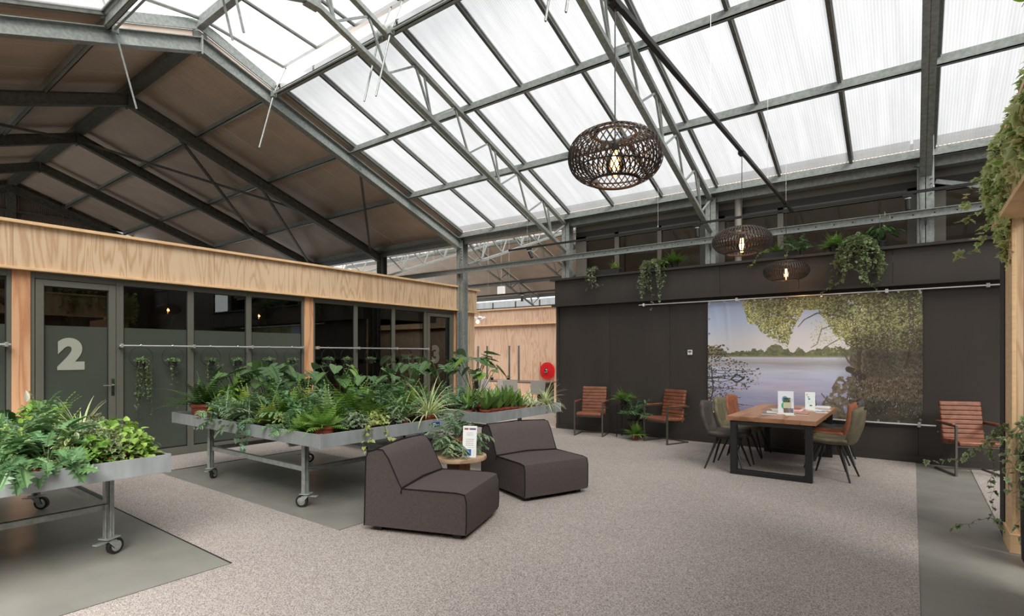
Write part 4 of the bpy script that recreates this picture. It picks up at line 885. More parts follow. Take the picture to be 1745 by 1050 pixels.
MB().lathe([(.01, -.05), (.05, -.08), (.05, -.13), (.01, -.16)], 12).build('bulb', mat('lit_bulb', (1, .9, .7), .5, emit=((1, .85, .6), 3)), t); MB().tube([(0, 0, 0), (0, 0, .62)], .004, 5).build('cord', BLACK, t)
RATTAN = mat('dark_rattan', srgb(42,34,30), .5, noise=(30, .3)); BRASS = mat('brass', (.6, .4, .15), .3, 1)
def basket(label, y, z, R, Hh, cross):
    t = thing('basket_lamp', label, 'pendant lamp', (-1.53, y, z), 0, 'dark rattan basket lamps'); rt = R*.34
    def prof(a): # a -1..1 bottom..top
        th = a*1.18; x = math.cos(th)**.62; return (max(R*x, rt*.98), Hh/2*math.sin(th)/math.sin(1.18))
    n = 56; mb = MB(); W0, T0 = (.0075, .005) if cross else (.011, .008)
    def rib(mb, a0, tw, off):
        P = []
        for k in range(15):
            a = -1+2*k/14; r, zz = prof(a); an = a0+tw*a; P.append((r-off, zz, an))
        vs = []
        for r, zz, an in P:
            for dr, da in ((-T0/2, -W0/2), (T0/2, -W0/2), (T0/2, W0/2), (-T0/2, W0/2)):
                c, s = math.cos(an), math.sin(an); vs.append(((r+dr)*c-da*s, (r+dr)*s+da*c, zz))
        fs = [(i*4+k, i*4+(k+1) % 4, (i+1)*4+(k+1) % 4, (i+1)*4+k) for i in range(14) for k in range(4)]; mb.add(vs, fs)
    for k in range(n): rib(mb, 2*PI*k/n, 0 if not cross else .0, 0)
    if cross:
        mb = MB()
        for k in range(44): rib(mb, 2*PI*k/44, .42, 0)
        m2 = MB()
        for k in range(44): rib(m2, 2*PI*k/44, -.42, .012)
        m2.build('inner_weave', RATTAN, t)
    o = mb.build('shade_ribs', RATTAN, t)
    for a in (-1, -.45, .45, 1):
        r, zz = prof(a); shade_auto(MB().tube([((r-.01)*math.cos(q), (r-.01)*math.sin(q), zz) for q in np.linspace(0, 2*PI, 40, endpoint=False)], .009 if abs(a) == 1 else .005, 6, closed=True).build('shade_ring', RATTAN, t))
    r, zz = prof(1); shade_auto(MB().tube([(r*.8*math.cos(q), r*.8*math.sin(q), zz-.015) for q in np.linspace(0, 2*PI, 40, endpoint=False)], .01, 6, closed=True).build('shade_ring', RATTAN, t))
    mb = MB()
    for k in range(3):
        q = 2*PI*k/3+.5; mb.tube([(0, 0, Hh*.28), (r*math.cos(q), r*math.sin(q), Hh*.5)], .0025, 5)
    mb.build('support_wires', BLACK, t)
    MB().tube([(0, 0, Hh*.2), (0, 0, 3.82-z)], .0045, 6).build('cord', BLACK, t); MB().lathe([(.022, Hh*.12), (.024, Hh*.27), (.012, Hh*.31)], 14).build('lamp_socket', BLACK, t); MB().box(-.03, .03, -.05, .05, 3.80-z, 3.83-z).build('ceiling_cup', BLACK, t)
    b = shade_auto(MB().lathe([(.016, Hh*.13), (.03, Hh*.08), (.055, 0), (.06, -.05), (.045, -.1), (.012, -.125)], 18, cap=False).build('bulb', AMBER, t), 80)
    mb = MB()
    for k in range(6):
        q = k*PI/3; mb.tube([(.012*math.cos(q), .012*math.sin(q), .03), (.02*math.cos(q+.4), .02*math.sin(q+.4), -.08)], .0032, 5)
    mb.build('filament', GLOW, b)
    ld = bpy.data.lights.new('lamp_light', 'POINT'); ld.energy = 4; ld.color = (1, .6, .3); ld.shadow_soft_size = .03; lo = bpy.data.objects.new('lamp_light', ld); COL.objects.link(lo); lo.parent = t; lo.location = (0, 0, -.03)
    return t
basket('largest looking dark basket lamp with criss-cross weave in front of the white roof', 3.16, 2.835, .30, .315, True)
basket('middle dark basket lamp hanging in front of the balcony', 6.36, 2.835, .312, .27, False)
basket('furthest dark basket lamp, just above the lake banner', 8.99, 2.825, .318, .27, False)
# ------------------------------------------------------------------ plants
class FB:
    """leaf mesh with one colour per face"""
    def __init__(s): s.v = []; s.f = []; s.c = []
    def face(s, pts, col):
        n = len(s.v); s.v += [tuple(p) for p in pts]; s.f.append(tuple(range(n, n+len(pts)))); s.c.append(col)
    def build(s, name, m, parent=None, loc=None):
        me = bpy.data.meshes.new(name); me.from_pydata(s.v, [], s.f); me.materials.append(m)
        ca = me.color_attributes.new('Col', 'FLOAT_COLOR', 'CORNER'); lt = [len(f) for f in s.f]
        c = np.repeat(np.array([(*k, 1) for k in s.c], np.float32), lt, axis=0); ca.data.foreach_set('color', c.ravel())
        return mk(name, me, parent, loc=loc)
R = random.Random(11)
def jit(c, a=.18):
    k = 1+R.uniform(-a, a); return (c[0]*k*(1+R.uniform(-.08, .08)), c[1]*k, c[2]*k*(1+R.uniform(-.1, .1)))
def leaf(fb, p, d, n, L, outline, col, fold=.25, droop=0., inner=None, wid=1.):
    """outline: right half points (x across, y along); two folded halves"""
    d = d.normalized(); n = (n-d*n.dot(d)); n = n.normalized() if n.length > 1e-4 else d.orthogonal().normalized(); a = d.cross(n)
    def P(x, y, s, up=0): return p+d*(y*L)+a*(s*x*L*wid)+n*((fold*x-droop*y*y+up)*L)
    for s in (1, -1):
        pts = [P(0, 0, s)]+[P(x, y, s) for x, y in outline]+[P(0, 1, s)]; fb.face(pts, col)
        if inner: fb.face([P(0, .1, s, .012)]+[P(x*.62, .12+(y-.12)*.74, s, .012) for x, y in outline]+[P(0, .78, s, .012)], inner)
IVY = [(.32, -.1), (.5, .12), (.3, .26), (.46, .52), (.2, .6)]; HEART = [(.2, -.12), (.42, -.04), (.5, .22), (.38, .55), (.16, .85)]
LOBE = [(.08, .04), (.26, .02), (.12, .16), (.36, .2), (.13, .33), (.38, .42), (.12, .5), (.32, .62), (.1, .68), (.2, .84), (.07, .86)]
OVAL = [(.16, .1), (.24, .35), (.2, .65), (.08, .9)]
MONST = [(.22, -.14), (.42, -.1), (.5, .02), (.2, .14), (.54, .18), (.55, .3), (.2, .32), (.5, .42), (.48, .52), (.18, .5), (.38, .66), (.32, .76), (.12, .7), (.16, .92)]
def rdir(el0, el1, az=None):
    az = R.uniform(0, 2*PI) if az is None else az; el = math.radians(R.uniform(el0, el1)); return Vector((math.cos(az)*math.cos(el), math.sin(az)*math.cos(el), math.sin(el)))
def arch(p, d, L, n, g, wav=0):
    """points of an arching stem"""
    P = [Vector(p)]; d = d.normalized(); st = L/n
    for k in range(n):
        d = (d+Vector((R.uniform(-wav, wav), R.uniform(-wav, wav), -g*st))).normalized(); P.append(P[-1]+d*st)
    return P
def stem(mb, P, r): mb.tube(P, [r]*(len(P)-1)+[r*.5], 4)
def ribbon(fb, P, w, cols, side=None):
    n = len(P)-1; rows = []
    for i, p in enumerate(P):
        d = (P[min(i+1, n)]-P[max(i-1, 0)]).normalized(); a = d.cross(Vector((0, 0, 1))) if side is None else side; a = a.normalized() if a.length > 1e-3 else Vector((1, 0, 0))
        t = i/n; ww = w*min(1, 4*t+.45)*(1-t**3)+.0006; m = len(cols); up = a.cross(d)*(w*.25)
        rows.append([p+a*ww*(2*j/m-1)+up*abs(2*j/m-1) for j in range(m+1)])
    for i in range(n):
        for j, c in enumerate(cols): fb.face([rows[i][j], rows[i][j+1], rows[i+1][j+1], rows[i+1][j]], c)
def fern(h, nf=26, L=.42, col=(.09, .17, .03), pin=.16, el=(35, 80), g=2.6, seg=15):
    fb = FB()
    for k in range(nf):
        d = rdir(*el, az=2*PI*k/nf+R.uniform(-.3, .3)); LL = L*R.uniform(.7, 1.1); P = arch((d.x*.03, d.y*.03, h), d, LL, seg, g/max(LL, .1)*.42); c0 = jit(col)
        for i in range(1, seg):
            dd = (P[i+1]-P[i-1]).normalized(); a = dd.cross(Vector((0, 0, 1))).normalized(); t = i/seg; pl = pin*LL*(math.sin(min(1, t*1.25+.12)*PI)**.7+.12)*1.0
            for s in (1, -1):
                b = P[i]; tip = b+(a*s+dd*.35).normalized()*pl-Vector((0, 0, pl*.25)); w = dd*LL/seg*.42
                fb.face([b-w*.6, b+a*s*pl*.45-w-Vector((0, 0, pl*.05)), tip, b+a*s*pl*.45+w-Vector((0, 0, pl*.05)), b+w*.6], (c0[0]*(1+.3*t), c0[1]*(1+.3*t), c0[2]))
    return fb
def bluefern(h, nf=17, L=.40, col=(.13, .24, .10), el=(15, 75), g=2.2):
    fb = FB()
    for k in range(nf):
        d = rdir(*el, az=2*PI*k/nf+R.uniform(-.4, .4)); LL = L*R.uniform(.7, 1.15); seg = 12; P = arch((d.x*.02, d.y*.02, h), d, LL, seg, g/LL*.42, .05); c0 = jit(col, .25)
        ribbon(fb, P, .006, [c0])
        for i in range(3, seg, 1):
            dd = (P[min(i+1, seg)]-P[i-1]).normalized(); a = dd.cross(Vector((0, 0, 1))).normalized(); t = i/seg; pl = .26*LL*math.sin(min(1, (t-.12)*1.15)*PI)**.6+.01
            for s in (1, -1):
                q = (a*s+dd*R.uniform(.2, .8)+Vector((0, 0, R.uniform(-.5, .35)))).normalized()
                leaf(fb, P[i], q, Vector((0, 0, 1))+a*s*R.uniform(-.5, .5), pl*R.uniform(.75, 1.1), [(.13, .15), (.16, .4), (.07, .5), (.16, .66), (.08, .9)], jit((c0[0]*1.1, c0[1]*1.1, c0[2]*1.1), .2), .5, R.uniform(0, .4))
    return fb
def spider(h, n=46, L=.36, w=.0075, g=3.2):
    fb = FB(); G = (.2, .33, .08); Cc = (.68, .70, .42)
    for k in range(n):
        d = rdir(25, 80); LL = L*R.uniform(.6, 1.25); P = arch((d.x*.015, d.y*.015, h), d, LL, 8, g/LL*.4); c = jit(Cc, .15); ribbon(fb, P, w, [c, jit(G), c])
    return fb
def strap(h, n=15, L=.3, w=.026, col=(.15, .27, .06), g=1.2):
    fb = FB()
    for k in range(n):
        d = rdir(50, 85); LL = L*R.uniform(.7, 1.15); P = arch((d.x*.02, d.y*.02, h), d, LL, 7, g/LL*.4); c = jit(col); ribbon(fb, P, w, [c, (c[0]*1.15, c[1]*1.15, c[2])])
    return fb
def bush(h, n=150, Rr=.16, Hh=.2, size=.045, col=(.10, .22, .04), inner=None, shape=HEART, fold=.25):
    fb = FB()
    for k in range(n):
        d = rdir(-20, 88); rr = R.uniform(.45, 1.05); p = Vector((d.x*Rr*rr, d.y*Rr*rr, h+.03+max(0, d.z)*Hh*rr)); q = Vector((d.x, d.y, R.uniform(-.6, .2)))
        leaf(fb, p, q, Vector((d.x*.5, d.y*.5, 1))+rdir(-90, 90)*.5, size*R.uniform(.7, 1.3), shape, jit(col, .25), fold, .15, inner and jit(inner))
    return fb
def vines(starts, size=.035, dens=.028, col=(.12, .22, .06), inner=None, shape=IVY, steps=None, wob=.06, fold=.15, stems=True):
    """starts: list of polylines; leaves along them"""
    fb = FB(); mb = MB()
    for P in starts:
        P = [Vector(p) for p in P]; Q = []
        for a, b in zip(P[:-1], P[1:]):
            m = max(1, int((b-a).length/.05)); Q += [a.lerp(b, k/m)+Vector((R.uniform(-wob, wob), R.uniform(-wob, wob), R.uniform(-wob, wob)))*.25 for k in range(m)]
        Q.append(P[-1]); mb.tube(Q, .0016, 4)
        for a, b in zip(Q[:-1], Q[1:]):
            m = max(1, int(round((b-a).length/dens+R.uniform(-.3, .3))))
            for k in range(m):
                p = a.lerp(b, R.random()); q = rdir(-70, 20); n = Vector((q.x, q.y, .9))+rdir(-90, 90)*.6
                leaf(fb, p+q*.006, q, n, size*R.uniform(.55, 1.25), shape, jit(col, .25), fold, .1, inner and jit(inner))
    return fb, mb
def hang(x, y, z, L, n, spread=.08, out=(0, 0)):
    r = []
    for k in range(n):
        a = R.uniform(0, 2*PI); l = L*R.uniform(.45, 1.0); dx, dy = math.cos(a)*spread+out[0], math.sin(a)*spread+out[1]
        r.append([(x, y, z), (x+dx*.7, y+dy*.7, z+.03), (x+dx*1.1, y+dy*1.1, z-.06), (x+dx*(1.1+.5*R.random()), y+dy*1.2, z-l*.6), (x+dx*(1.1+.8*R.random()), y+dy*1.2, z-l)])
    return r
def pot_mb(r=.075, h=.12): return MB().lathe([(r*.74, 0), (r*.94, h*.82), (r*1.04, h*.83), (r*1.06, h), (r*.94, h), (r*.9, h*.86)], 18, cap=False).lathe([(0.001, .002), (r*.74, .002)], 18, cap=False)
SOILH = .86
PROT = {}
def plant(kind, variant, pot, label, loc, sc=1., rz=None, group=None, name=None):
    """a potted plant: pot, soil, foliage (+ extra parts); meshes shared between plants of one kind and variant"""
    pr, ph = {'t': (.08, .13), 'b': (.075, .12), 'T': (.11, .17), 'B': (.1, .14), 's': (.06, .09), 'k': (.055, .075)}[pot]; m = TERRA if pot in 'tT' else BLACKP
    key = (kind, variant, pot); h = ph*.85
    if key not in PROT:
        R.seed(hash_(kind)*31+variant); parts = []
        def rec(o): parts.append(o)
        rec(('pot', shade_auto(pot_mb(pr, ph).build('pot', m), 40))); rec(('soil', MB().lathe([(.001, h), (pr*.92, h)], 14, cap=False).build('soil', SOIL)))
        F = {'fern': lambda: fern(h, 30, .42), 'fineferm': None,
             'darkfern': lambda: fern(h, 34, .5, (.05, .11, .025), .09, (20, 75), 3.0, 20),
             'goldfern': lambda: fern(h, 34, .34, (.17, .24, .05), .2, (35, 85), 2.4), 'lightfern': lambda: fern(h, 32, .38, (.13, .24, .05), .2, (20, 80), 2.6),
             'bluefern': lambda: bluefern(h), 'silverfern': lambda: bluefern(h, 24, .34, (.21, .31, .17), (0, 80), 2.8), 'bigblue': lambda: lobed(h),
             'spider': lambda: spider(h), 'bigspider': lambda: spider(h, 80, .42, .008), 'strap': lambda: strap(h), 'strapwide': lambda: strap(h, 14, .3, .035, (.14, .25, .07)),
             'ivy': lambda: bush(h, 170, .14, .13, .04, (.34, .38, .2), (.13, .22, .07), IVY), 'greyivy': lambda: bush(h, 170, .12, .12, .036, (.3, .35, .24), (.12, .2, .09), IVY),
             'yellowivy': lambda: bush(h, 150, .13, .12, .042, (.42, .46, .18), (.26, .36, .09), IVY), 'pothos': lambda: bush(h, 120, .17, .2, .062, (.15, .29, .045), None, HEART),
             'brightbush': lambda: bush(h, 170, .16, .2, .045, (.24, .38, .07), None, HEART), 'varbush': lambda: bush(h, 150, .15, .2, .05, (.38, .42, .2), (.14, .26, .06), OVAL),
             'lily': lambda: lily(h), 'tall': lambda: strap(h, 12, .55, .02, (.10, .2, .04), 1.0), 'dot': lambda: bush(h, 130, .1, .08, .026, (.13, .22, .07), None, OVAL)}[kind]()
        rec(('foliage', F.build('foliage', LEAFG if kind in ('pothos', 'brightbush', 'lily') else LEAF)))
        if kind == 'lily':
            rec(('flower', lily_fl(h)))
        PROT[key] = [(n, o.data) for n, o in parts]
        for n, o in parts: bpy.data.objects.remove(o)
    t = thing(name or {'spider': 'spider_plant', 'bigspider': 'spider_plant', 'lily': 'peace_lily', 'ivy': 'potted_ivy', 'greyivy': 'potted_ivy', 'yellowivy': 'potted_ivy', 'strap': 'potted_birdsnest_fern', 'strapwide': 'potted_birdsnest_fern'}.get(kind, 'potted_fern' if 'fern' in kind or 'blue' in kind else 'potted_plant'),
              label, 'plant', loc, R.uniform(0, 6.28) if rz is None else rz, group); t.scale = (sc, sc, sc)
    for n, me in PROT[key]: mk(n, me, t)
    return t
def hash_(s): return sum((i+1)*ord(c) for i, c in enumerate(s)) % 9973
def lobed(h):
    fb = FB()
    for k in range(48):
        d = rdir(15, 78, az=2*PI*k/48*5); L = R.uniform(.1, .3); P = arch((d.x*.02, d.y*.02, h), d, L, 5, 2.2); e = (P[-1]-P[-2]).normalized(); c = jit((.09, .19, .07), .25)
        leaf(fb, P[-1], e+Vector((0, 0, -.35)), Vector((0, 0, 1)), R.uniform(.11, .19), LOBE, c, .3, .3, (c[0]*1.5, c[1]*1.35, c[2]*1.5) if k % 3 == 0 else None); ribbon(fb, P, .004, [(.1, .18, .06)])
    return fb
def lily(h):
    fb = FB(); mb = []
    for k in range(34):
        d = rdir(40, 85); L = R.uniform(.14, .3); P = arch((d.x*.02, d.y*.02, h), d, L, 4, .6); leaf(fb, P[-1], Vector((d.x, d.y, -.15)), Vector((0, 0, 1)), R.uniform(.1, .16), OVAL, jit((.05, .13, .03)), .2, .3); ribbon(fb, P, .002, [(.06, .12, .03)])
    return fb
def lily_fl(h):
    fb = FB()
    for k in range(3):
        d = rdir(70, 88); P = arch((0, 0, h), d, R.uniform(.34, .42), 5, .2); ribbon(fb, P, .003, [(.12, .22, .06)]); leaf(fb, P[-1], Vector((.1, 0, 1)), Vector((1, .3, 0)), .08, OVAL, (.75, .76, .66), .4, .1)
        fb.face([P[-1]+Vector((.012, 0, .01)), P[-1]+Vector((.018, 0, .01)), P[-1]+Vector((.02, 0, .045)), P[-1]+Vector((.014, 0, .045))], (.5, .48, .2))
    return fb.build('flower', LEAF)
G1 = 'plants on the middle rolling bench'; G2 = 'plants on the left rolling bench'; G3 = 'plants on the furthest rolling bench'
ZT = .711
# front row of the middle bench (kind, variant, pot, x, y, scale, label)
row = [('darkfern', 0, 'T', -7.30, 3.16, 1.25, 'dark arching fern in a terracotta pot at the far left corner of the middle bench'),
 ('silverfern', 0, 'b', -6.55, 3.08, .95, 'silvery blue lobed fern spilling over the tray left of the middle bench front'),
 ('tall', 0, 'b', -6.9, 3.2, .7, 'upright thin stalked plant behind the silvery fern on the middle bench'),
 ('silverfern', 1, 'b', -6.0, 3.08, 1.0, 'silvery fern hanging lowest over the front of the middle bench'),
 ('goldfern', 0, 'b', -5.62, 3.10, .9, 'yellow green fern in front, right of the hanging silvery fern'),
 ('varbush', 2, 'b', -5.4, 3.12, .7, 'small yellow speckled plant in a black pot near the middle of the front edge'),
 ('bluefern', 0, 'b', -5.17, 3.10, .75, 'blue green strap fern in a black pot left of the front corner'),
 ('lightfern', 0, 'b', -4.90, 3.09, .75, 'light green fern in a black pot, second from the front corner'),
 ('lightfern', 1, 'T', -4.65, 3.14, .85, 'bushy light green fern in the terracotta pot at the front corner'),
 ('greyivy', 0, 'b', -4.57, 3.44, 1.0, 'grey green ivy in a black pot right of the corner fern'),
 ('yellowivy', 0, 't', -4.57, 3.70, .95, 'yellow green ivy in a terracotta pot trailing over the right tray edge'),
 ('greyivy', 1, 'b', -4.58, 3.98, .95, 'small ivy in a black pot left of the two spider plants'),
 ('spider', 0, 't', -4.66, 4.16, .85, 'narrow striped spider plant in a terracotta pot behind the small ivy'),
 ('bigspider', 1, 't', -4.58, 4.50, 1.05, 'large pale spider plant drooping over the right rear corner of the middle bench'),
 ('pothos', 1, 'b', -7.05, 3.38, 1.1, 'green leafy plant between the dark fern and the monstera leaves'),
 ('goldfern', 1, 'b', -6.5, 3.34, 1.1, 'yellow green fern in the second row behind the left silvery fern'),
 ('bluefern', 1, 'b', -6.1, 3.38, 1.05, 'blue green fern in the second row behind the hanging silvery fern'),
 ('lightfern', 2, 'b', -5.7, 3.38, 1.1, 'light fern in the second row left of the bench middle'),
 ('bluefern', 2, 'b', -5.35, 3.4, 1.0, 'silvery strap fern in the second row at the bench middle'),
 ('fern', 0, 'b', -5.0, 3.44, 1.05, 'broad green fern in the second row above the black pots'),
 ('fern', 1, 'b', -4.86, 3.78, 1.05, 'green fern behind the yellow ivy on the middle bench'),
 ('fern', 2, 'b', -6.35, 3.68, 1.15, 'upright green fern in the third row of the middle bench, left part'),
 ('goldfern', 2, 'b', -5.95, 3.75, 1.15, 'golden fern in the third row under the heart shaped leaves'),
 ('silverfern', 2, 'b', -5.5, 3.75, 1.1, 'silvery fern in the third row of the middle bench'),
 ('lightfern', 1, 'b', -5.2, 3.82, 1.2, 'tall light fern in the third row of the middle bench'),
 ('bluefern', 0, 'b', -4.95, 4.1, 1.15, 'blue green fern between the yellow ivy and the rear leaves'),
 ('fern', 0, 'b', -5.45, 4.15, 1.2, 'tall green fern in the rear row of the middle bench'),
 ('lightfern', 0, 'b', -4.85, 4.35, 1.1, 'light fern behind the large spider plant'),
 ('bluefern', 1, 'b', -5.1, 4.48, 1.1, 'bluish fern at the rear right of the middle bench'),
 ('silverfern', 1, 'b', -4.76, 3.6, .6, 'small silvery fern behind the yellow ivy pot'),
 ('strap', 1, 'b', -7.3, 3.6, 1.3, 'upright strap leaved plant at the left end of the middle bench')]
for i, (kd, v, p, x, y, s, lb) in enumerate(row): plant(kd, v, p, lb, (x, y, ZT), s*(1.15 if i > 13 else 1.05), group=G1)
# trailing ivy shoots are parts of the plants they grow from
def trail(parent_label, lines_, **kw):
    o = [q for q in COL.objects if q.get('label') == parent_label][0]; bpy.context.view_layer.update(); inv = o.matrix_world.inverted()
    L = [[inv @ Vector(p) for p in P] for P in lines_]; sc = 1/o.scale[0]; kw['size'] = kw.get('size', .035)*sc; kw['dens'] = kw.get('dens', .028)*sc; kw['wob'] = kw.get('wob', .06)*sc
    fb, mb = vines(L, **kw); f = fb.build('trailing_vine', LEAF, o); mb.build('vine_stem', STEMB, f); return f
trail(row[10][6], [[(-4.52, 3.6, .86), (-4.37, 3.42, .84), (-4.35, 3.40, .72), (-4.35, 3.39, .60)], [(-4.5, 3.6, .86), (-4.37, 3.47, .85), (-4.355, 3.48, .75), (-4.35, 3.46, .68)], [(-4.5, 3.7, .86), (-4.36, 3.68, .80), (-4.34, 3.72, .66), (-4.3, 3.80, .67)]], size=.045, dens=.02, col=(.42, .46, .18), inner=(.26, .36, .09))
trail(row[3][6], [[(-5.85, 3.0, .86), (-5.75, 2.89, .83), (-5.72, 2.86, .70), (-5.71, 2.85, .55)], [(-5.9, 3.0, .88), (-5.85, 2.9, .84), (-5.84, 2.87, .74), (-5.82, 2.86, .64)], [(-5.8, 3, .86), (-5.66, 2.9, .84), (-5.65, 2.87, .72), (-5.66, 2.86, .6)]], size=.06, dens=.02, col=(.15, .27, .17), shape=IVY)
# monsteras and philodendrons: every large leaf is its own part
BIGM = {}
def bigleaf(kind):
    if kind not in BIGM:
        R.seed(hash_(kind)); fb = FB(); sh = MONST if kind.startswith('m') else HEART; c = {'m': (.06, .13, .04), 'h': (.09, .17, .06), 'y': (.16, .28, .05)}[kind[0]]
        leaf(fb, Vector((0, 0, 0)), Vector((1, 0, 0)), Vector((0, 0, 1)), 1, sh, c, .18, .22, None, .95)
        ribbon(fb, [Vector((t, 0, -.22*t*t+.012)) for t in np.linspace(0, .95, 6)], .014, [(c[0]*2, c[1]*1.8, c[2]*1.6)], Vector((0, 1, 0)))
        for s in (1, -1):
            for t in (.15, .35, .55, .72): ribbon(fb, [Vector((t, 0, -.22*t*t+.01)), Vector((t+.08, s*.18, .034-.22*(t+.08)**2+.012)), Vector((t+.12, s*.34, .062-.22*(t+.12)**2+.012))], .007, [(c[0]*1.7, c[1]*1.6, c[2]*1.4)], Vector((1, 0, 0)))
        o = fb.build('leaf', LEAFG); BIGM[kind] = o.data; bpy.data.objects.remove(o)
    return BIGM[kind]
def monstera(label, loc, ht, n, size, kinds, seed, lean=(0, 0), group=G1):
    R.seed(seed); t = thing('monstera', label, 'plant', loc, 0, group); pot_o = mk('pot', PROT[('darkfern', 0, 'T')][0][1], t); mk('soil', PROT[('darkfern', 0, 'T')][1][1], t)
    mb = MB(); M = []
    for k in range(n):
        az = 2*PI*k/n+R.uniform(-.5, .5); d = Vector((math.cos(az)*.35+lean[0], math.sin(az)*.35+lean[1], 1)); hh = ht*R.uniform(.55, 1.0); P = arch((0, 0, .14), d, hh, 6, R.uniform(.2, .9)); mb.tube(P, .0045, 5)
        M.append((P[-1], az, R.choice(kinds), size*R.uniform(.75, 1.15), R.uniform(-.1, .75)))
    mb.build('stems', STEM, t)
    for p, az, kd, s, tilt in M:
        o = mk('leaf', bigleaf(kd), t, loc=p); o.rotation_euler = (R.uniform(-.4, .4), tilt, az+R.uniform(-.4, .4)); o.scale = (s, s, s)
for a in (('split leaved monstera nearest the left end of the middle bench', (-7.25, 3.62, ZT), .60, 10, .25, ('m', 'm', 'h'), 3, (.1, -.15)), ('large split leaved monstera under the second and third ring pots', (-6.8, 3.75, ZT), .64, 13, .27, ('m', 'm', 'h'), 8, (.1, -.15)),
          ('monstera with leaning leaves left of the plywood pier', (-6.35, 4.05, ZT), .66, 11, .23, ('m', 'h'), 21, (.1, -.1)), ('heart leaved plant in front of the plywood pier', (-5.95, 4.25, ZT), .66, 12, .2, ('h', 'h', 'y'), 5, (0, -.1)),
          ('dark heart leaved plant right of the plywood pier', (-5.65, 4.5, ZT), .62, 9, .17, ('h', 'h', 'm'), 6, (0, -.1)), ('broad leaved plant under the dark office windows', (-5.15, 4.55, ZT), .6, 12, .17, ('h', 'm', 'h'), 9, (0, 0))):
    monstera(*a)
for a in (('large leaved plant at the rear left of the furthest bench', (-6.5, 6.75, ZT), .85, 13, .24, ('m', 'h', 'h'), 12, (0, -.1)), ('monstera below the numeral 3 on the furthest bench', (-5.8, 6.7, ZT), .85, 13, .25, ('m', 'm', 'h'), 14, (0, -.1)),
          ('leafy plant left of the galvanised column on the furthest bench', (-7.1, 6.6, ZT), .85, 12, .24, ('m', 'h'), 15, (0, -.1)), ('bright heart leaved plant with a curled leaf before the column', (-5.35, 6.3, ZT), .72, 9, .2, ('y', 'h'), 16, (.15, 0))):
    monstera(*a, group=G3)
# furthest bench
r3 = [('strap', 0, 't', -4.78, 5.42, .9, 'birdsnest fern on the front edge left of the corner pot of the furthest bench'), ('strapwide', 0, 't', -4.5, 5.46, 1, 'birdsnest fern in the terracotta pot at the near corner of the furthest bench'), ('strapwide', 1, 't', -4.5, 5.60, 1.05, 'birdsnest fern second from the near corner of the furthest bench'), ('strap', 0, 't', -4.5, 5.73, 1, 'birdsnest fern third from the near corner of the furthest bench'),
 ('strapwide', 2, 't', -4.48, 5.86, 1.05, 'birdsnest fern in the middle of the right edge of the furthest bench'), ('strap', 1, 't', -4.48, 6.0, 1, 'birdsnest fern fifth from the near corner of the furthest bench'), ('strap', 2, 't', -4.47, 6.18, .9, 'birdsnest fern next to the spider plants of the furthest bench'),
 ('spider', 1, 't', -4.46, 6.45, .85, 'first of the two pale spider plants on the furthest bench'), ('bigspider', 0, 't', -4.48, 6.86, .85, 'spider plant at the far right corner of the furthest bench'),
 ('bluefern', 1, 't', -4.98, 5.42, .9, 'blue green fern left of the corner pot on the furthest bench'), ('silverfern', 0, 't', -5.15, 5.45, .95, 'silvery fern behind the spider plant on the furthest bench front'), ('bluefern', 2, 't', -5.5, 5.5, 1, 'blue green fern at the front left of the furthest bench'),
 ('varbush', 0, 't', -4.75, 5.68, 1, 'variegated leafy plant in the second row of the furthest bench'), ('silverfern', 2, 't', -4.75, 6.0, .95, 'silvery fern in the second row of the furthest bench'), ('varbush', 1, 't', -4.75, 6.3, .9, 'variegated leafy plant behind the birdsnest ferns'),
 ('fern', 0, 't', -5.1, 5.85, 1, 'green fern in the third row of the furthest bench'), ('lightfern', 0, 't', -5.9, 5.6, 1.1, 'light fern at the left front of the furthest bench'), ('silverfern', 1, 't', -6.5, 5.6, 1.1, 'silvery fern far left on the furthest bench'), ('spider', 0, 't', -4.75, 6.65, .8, 'thin spider plant behind the first one on the furthest bench')]
for kd, v, p, x, y, s, lb in r3: plant(kd, v, p, lb, (x, y, ZT), s, group=G3)
trail(r3[7][6], [[(-4.42, 6.75, .85), (-4.3, 6.78, .83), (-4.27, 6.8, .72), (-4.26, 6.8, .62)], [(-4.42, 6.7, .85), (-4.3, 6.65, .83), (-4.28, 6.65, .72)]], size=.04, dens=.025, col=(.35, .42, .2), inner=(.15, .25, .07))
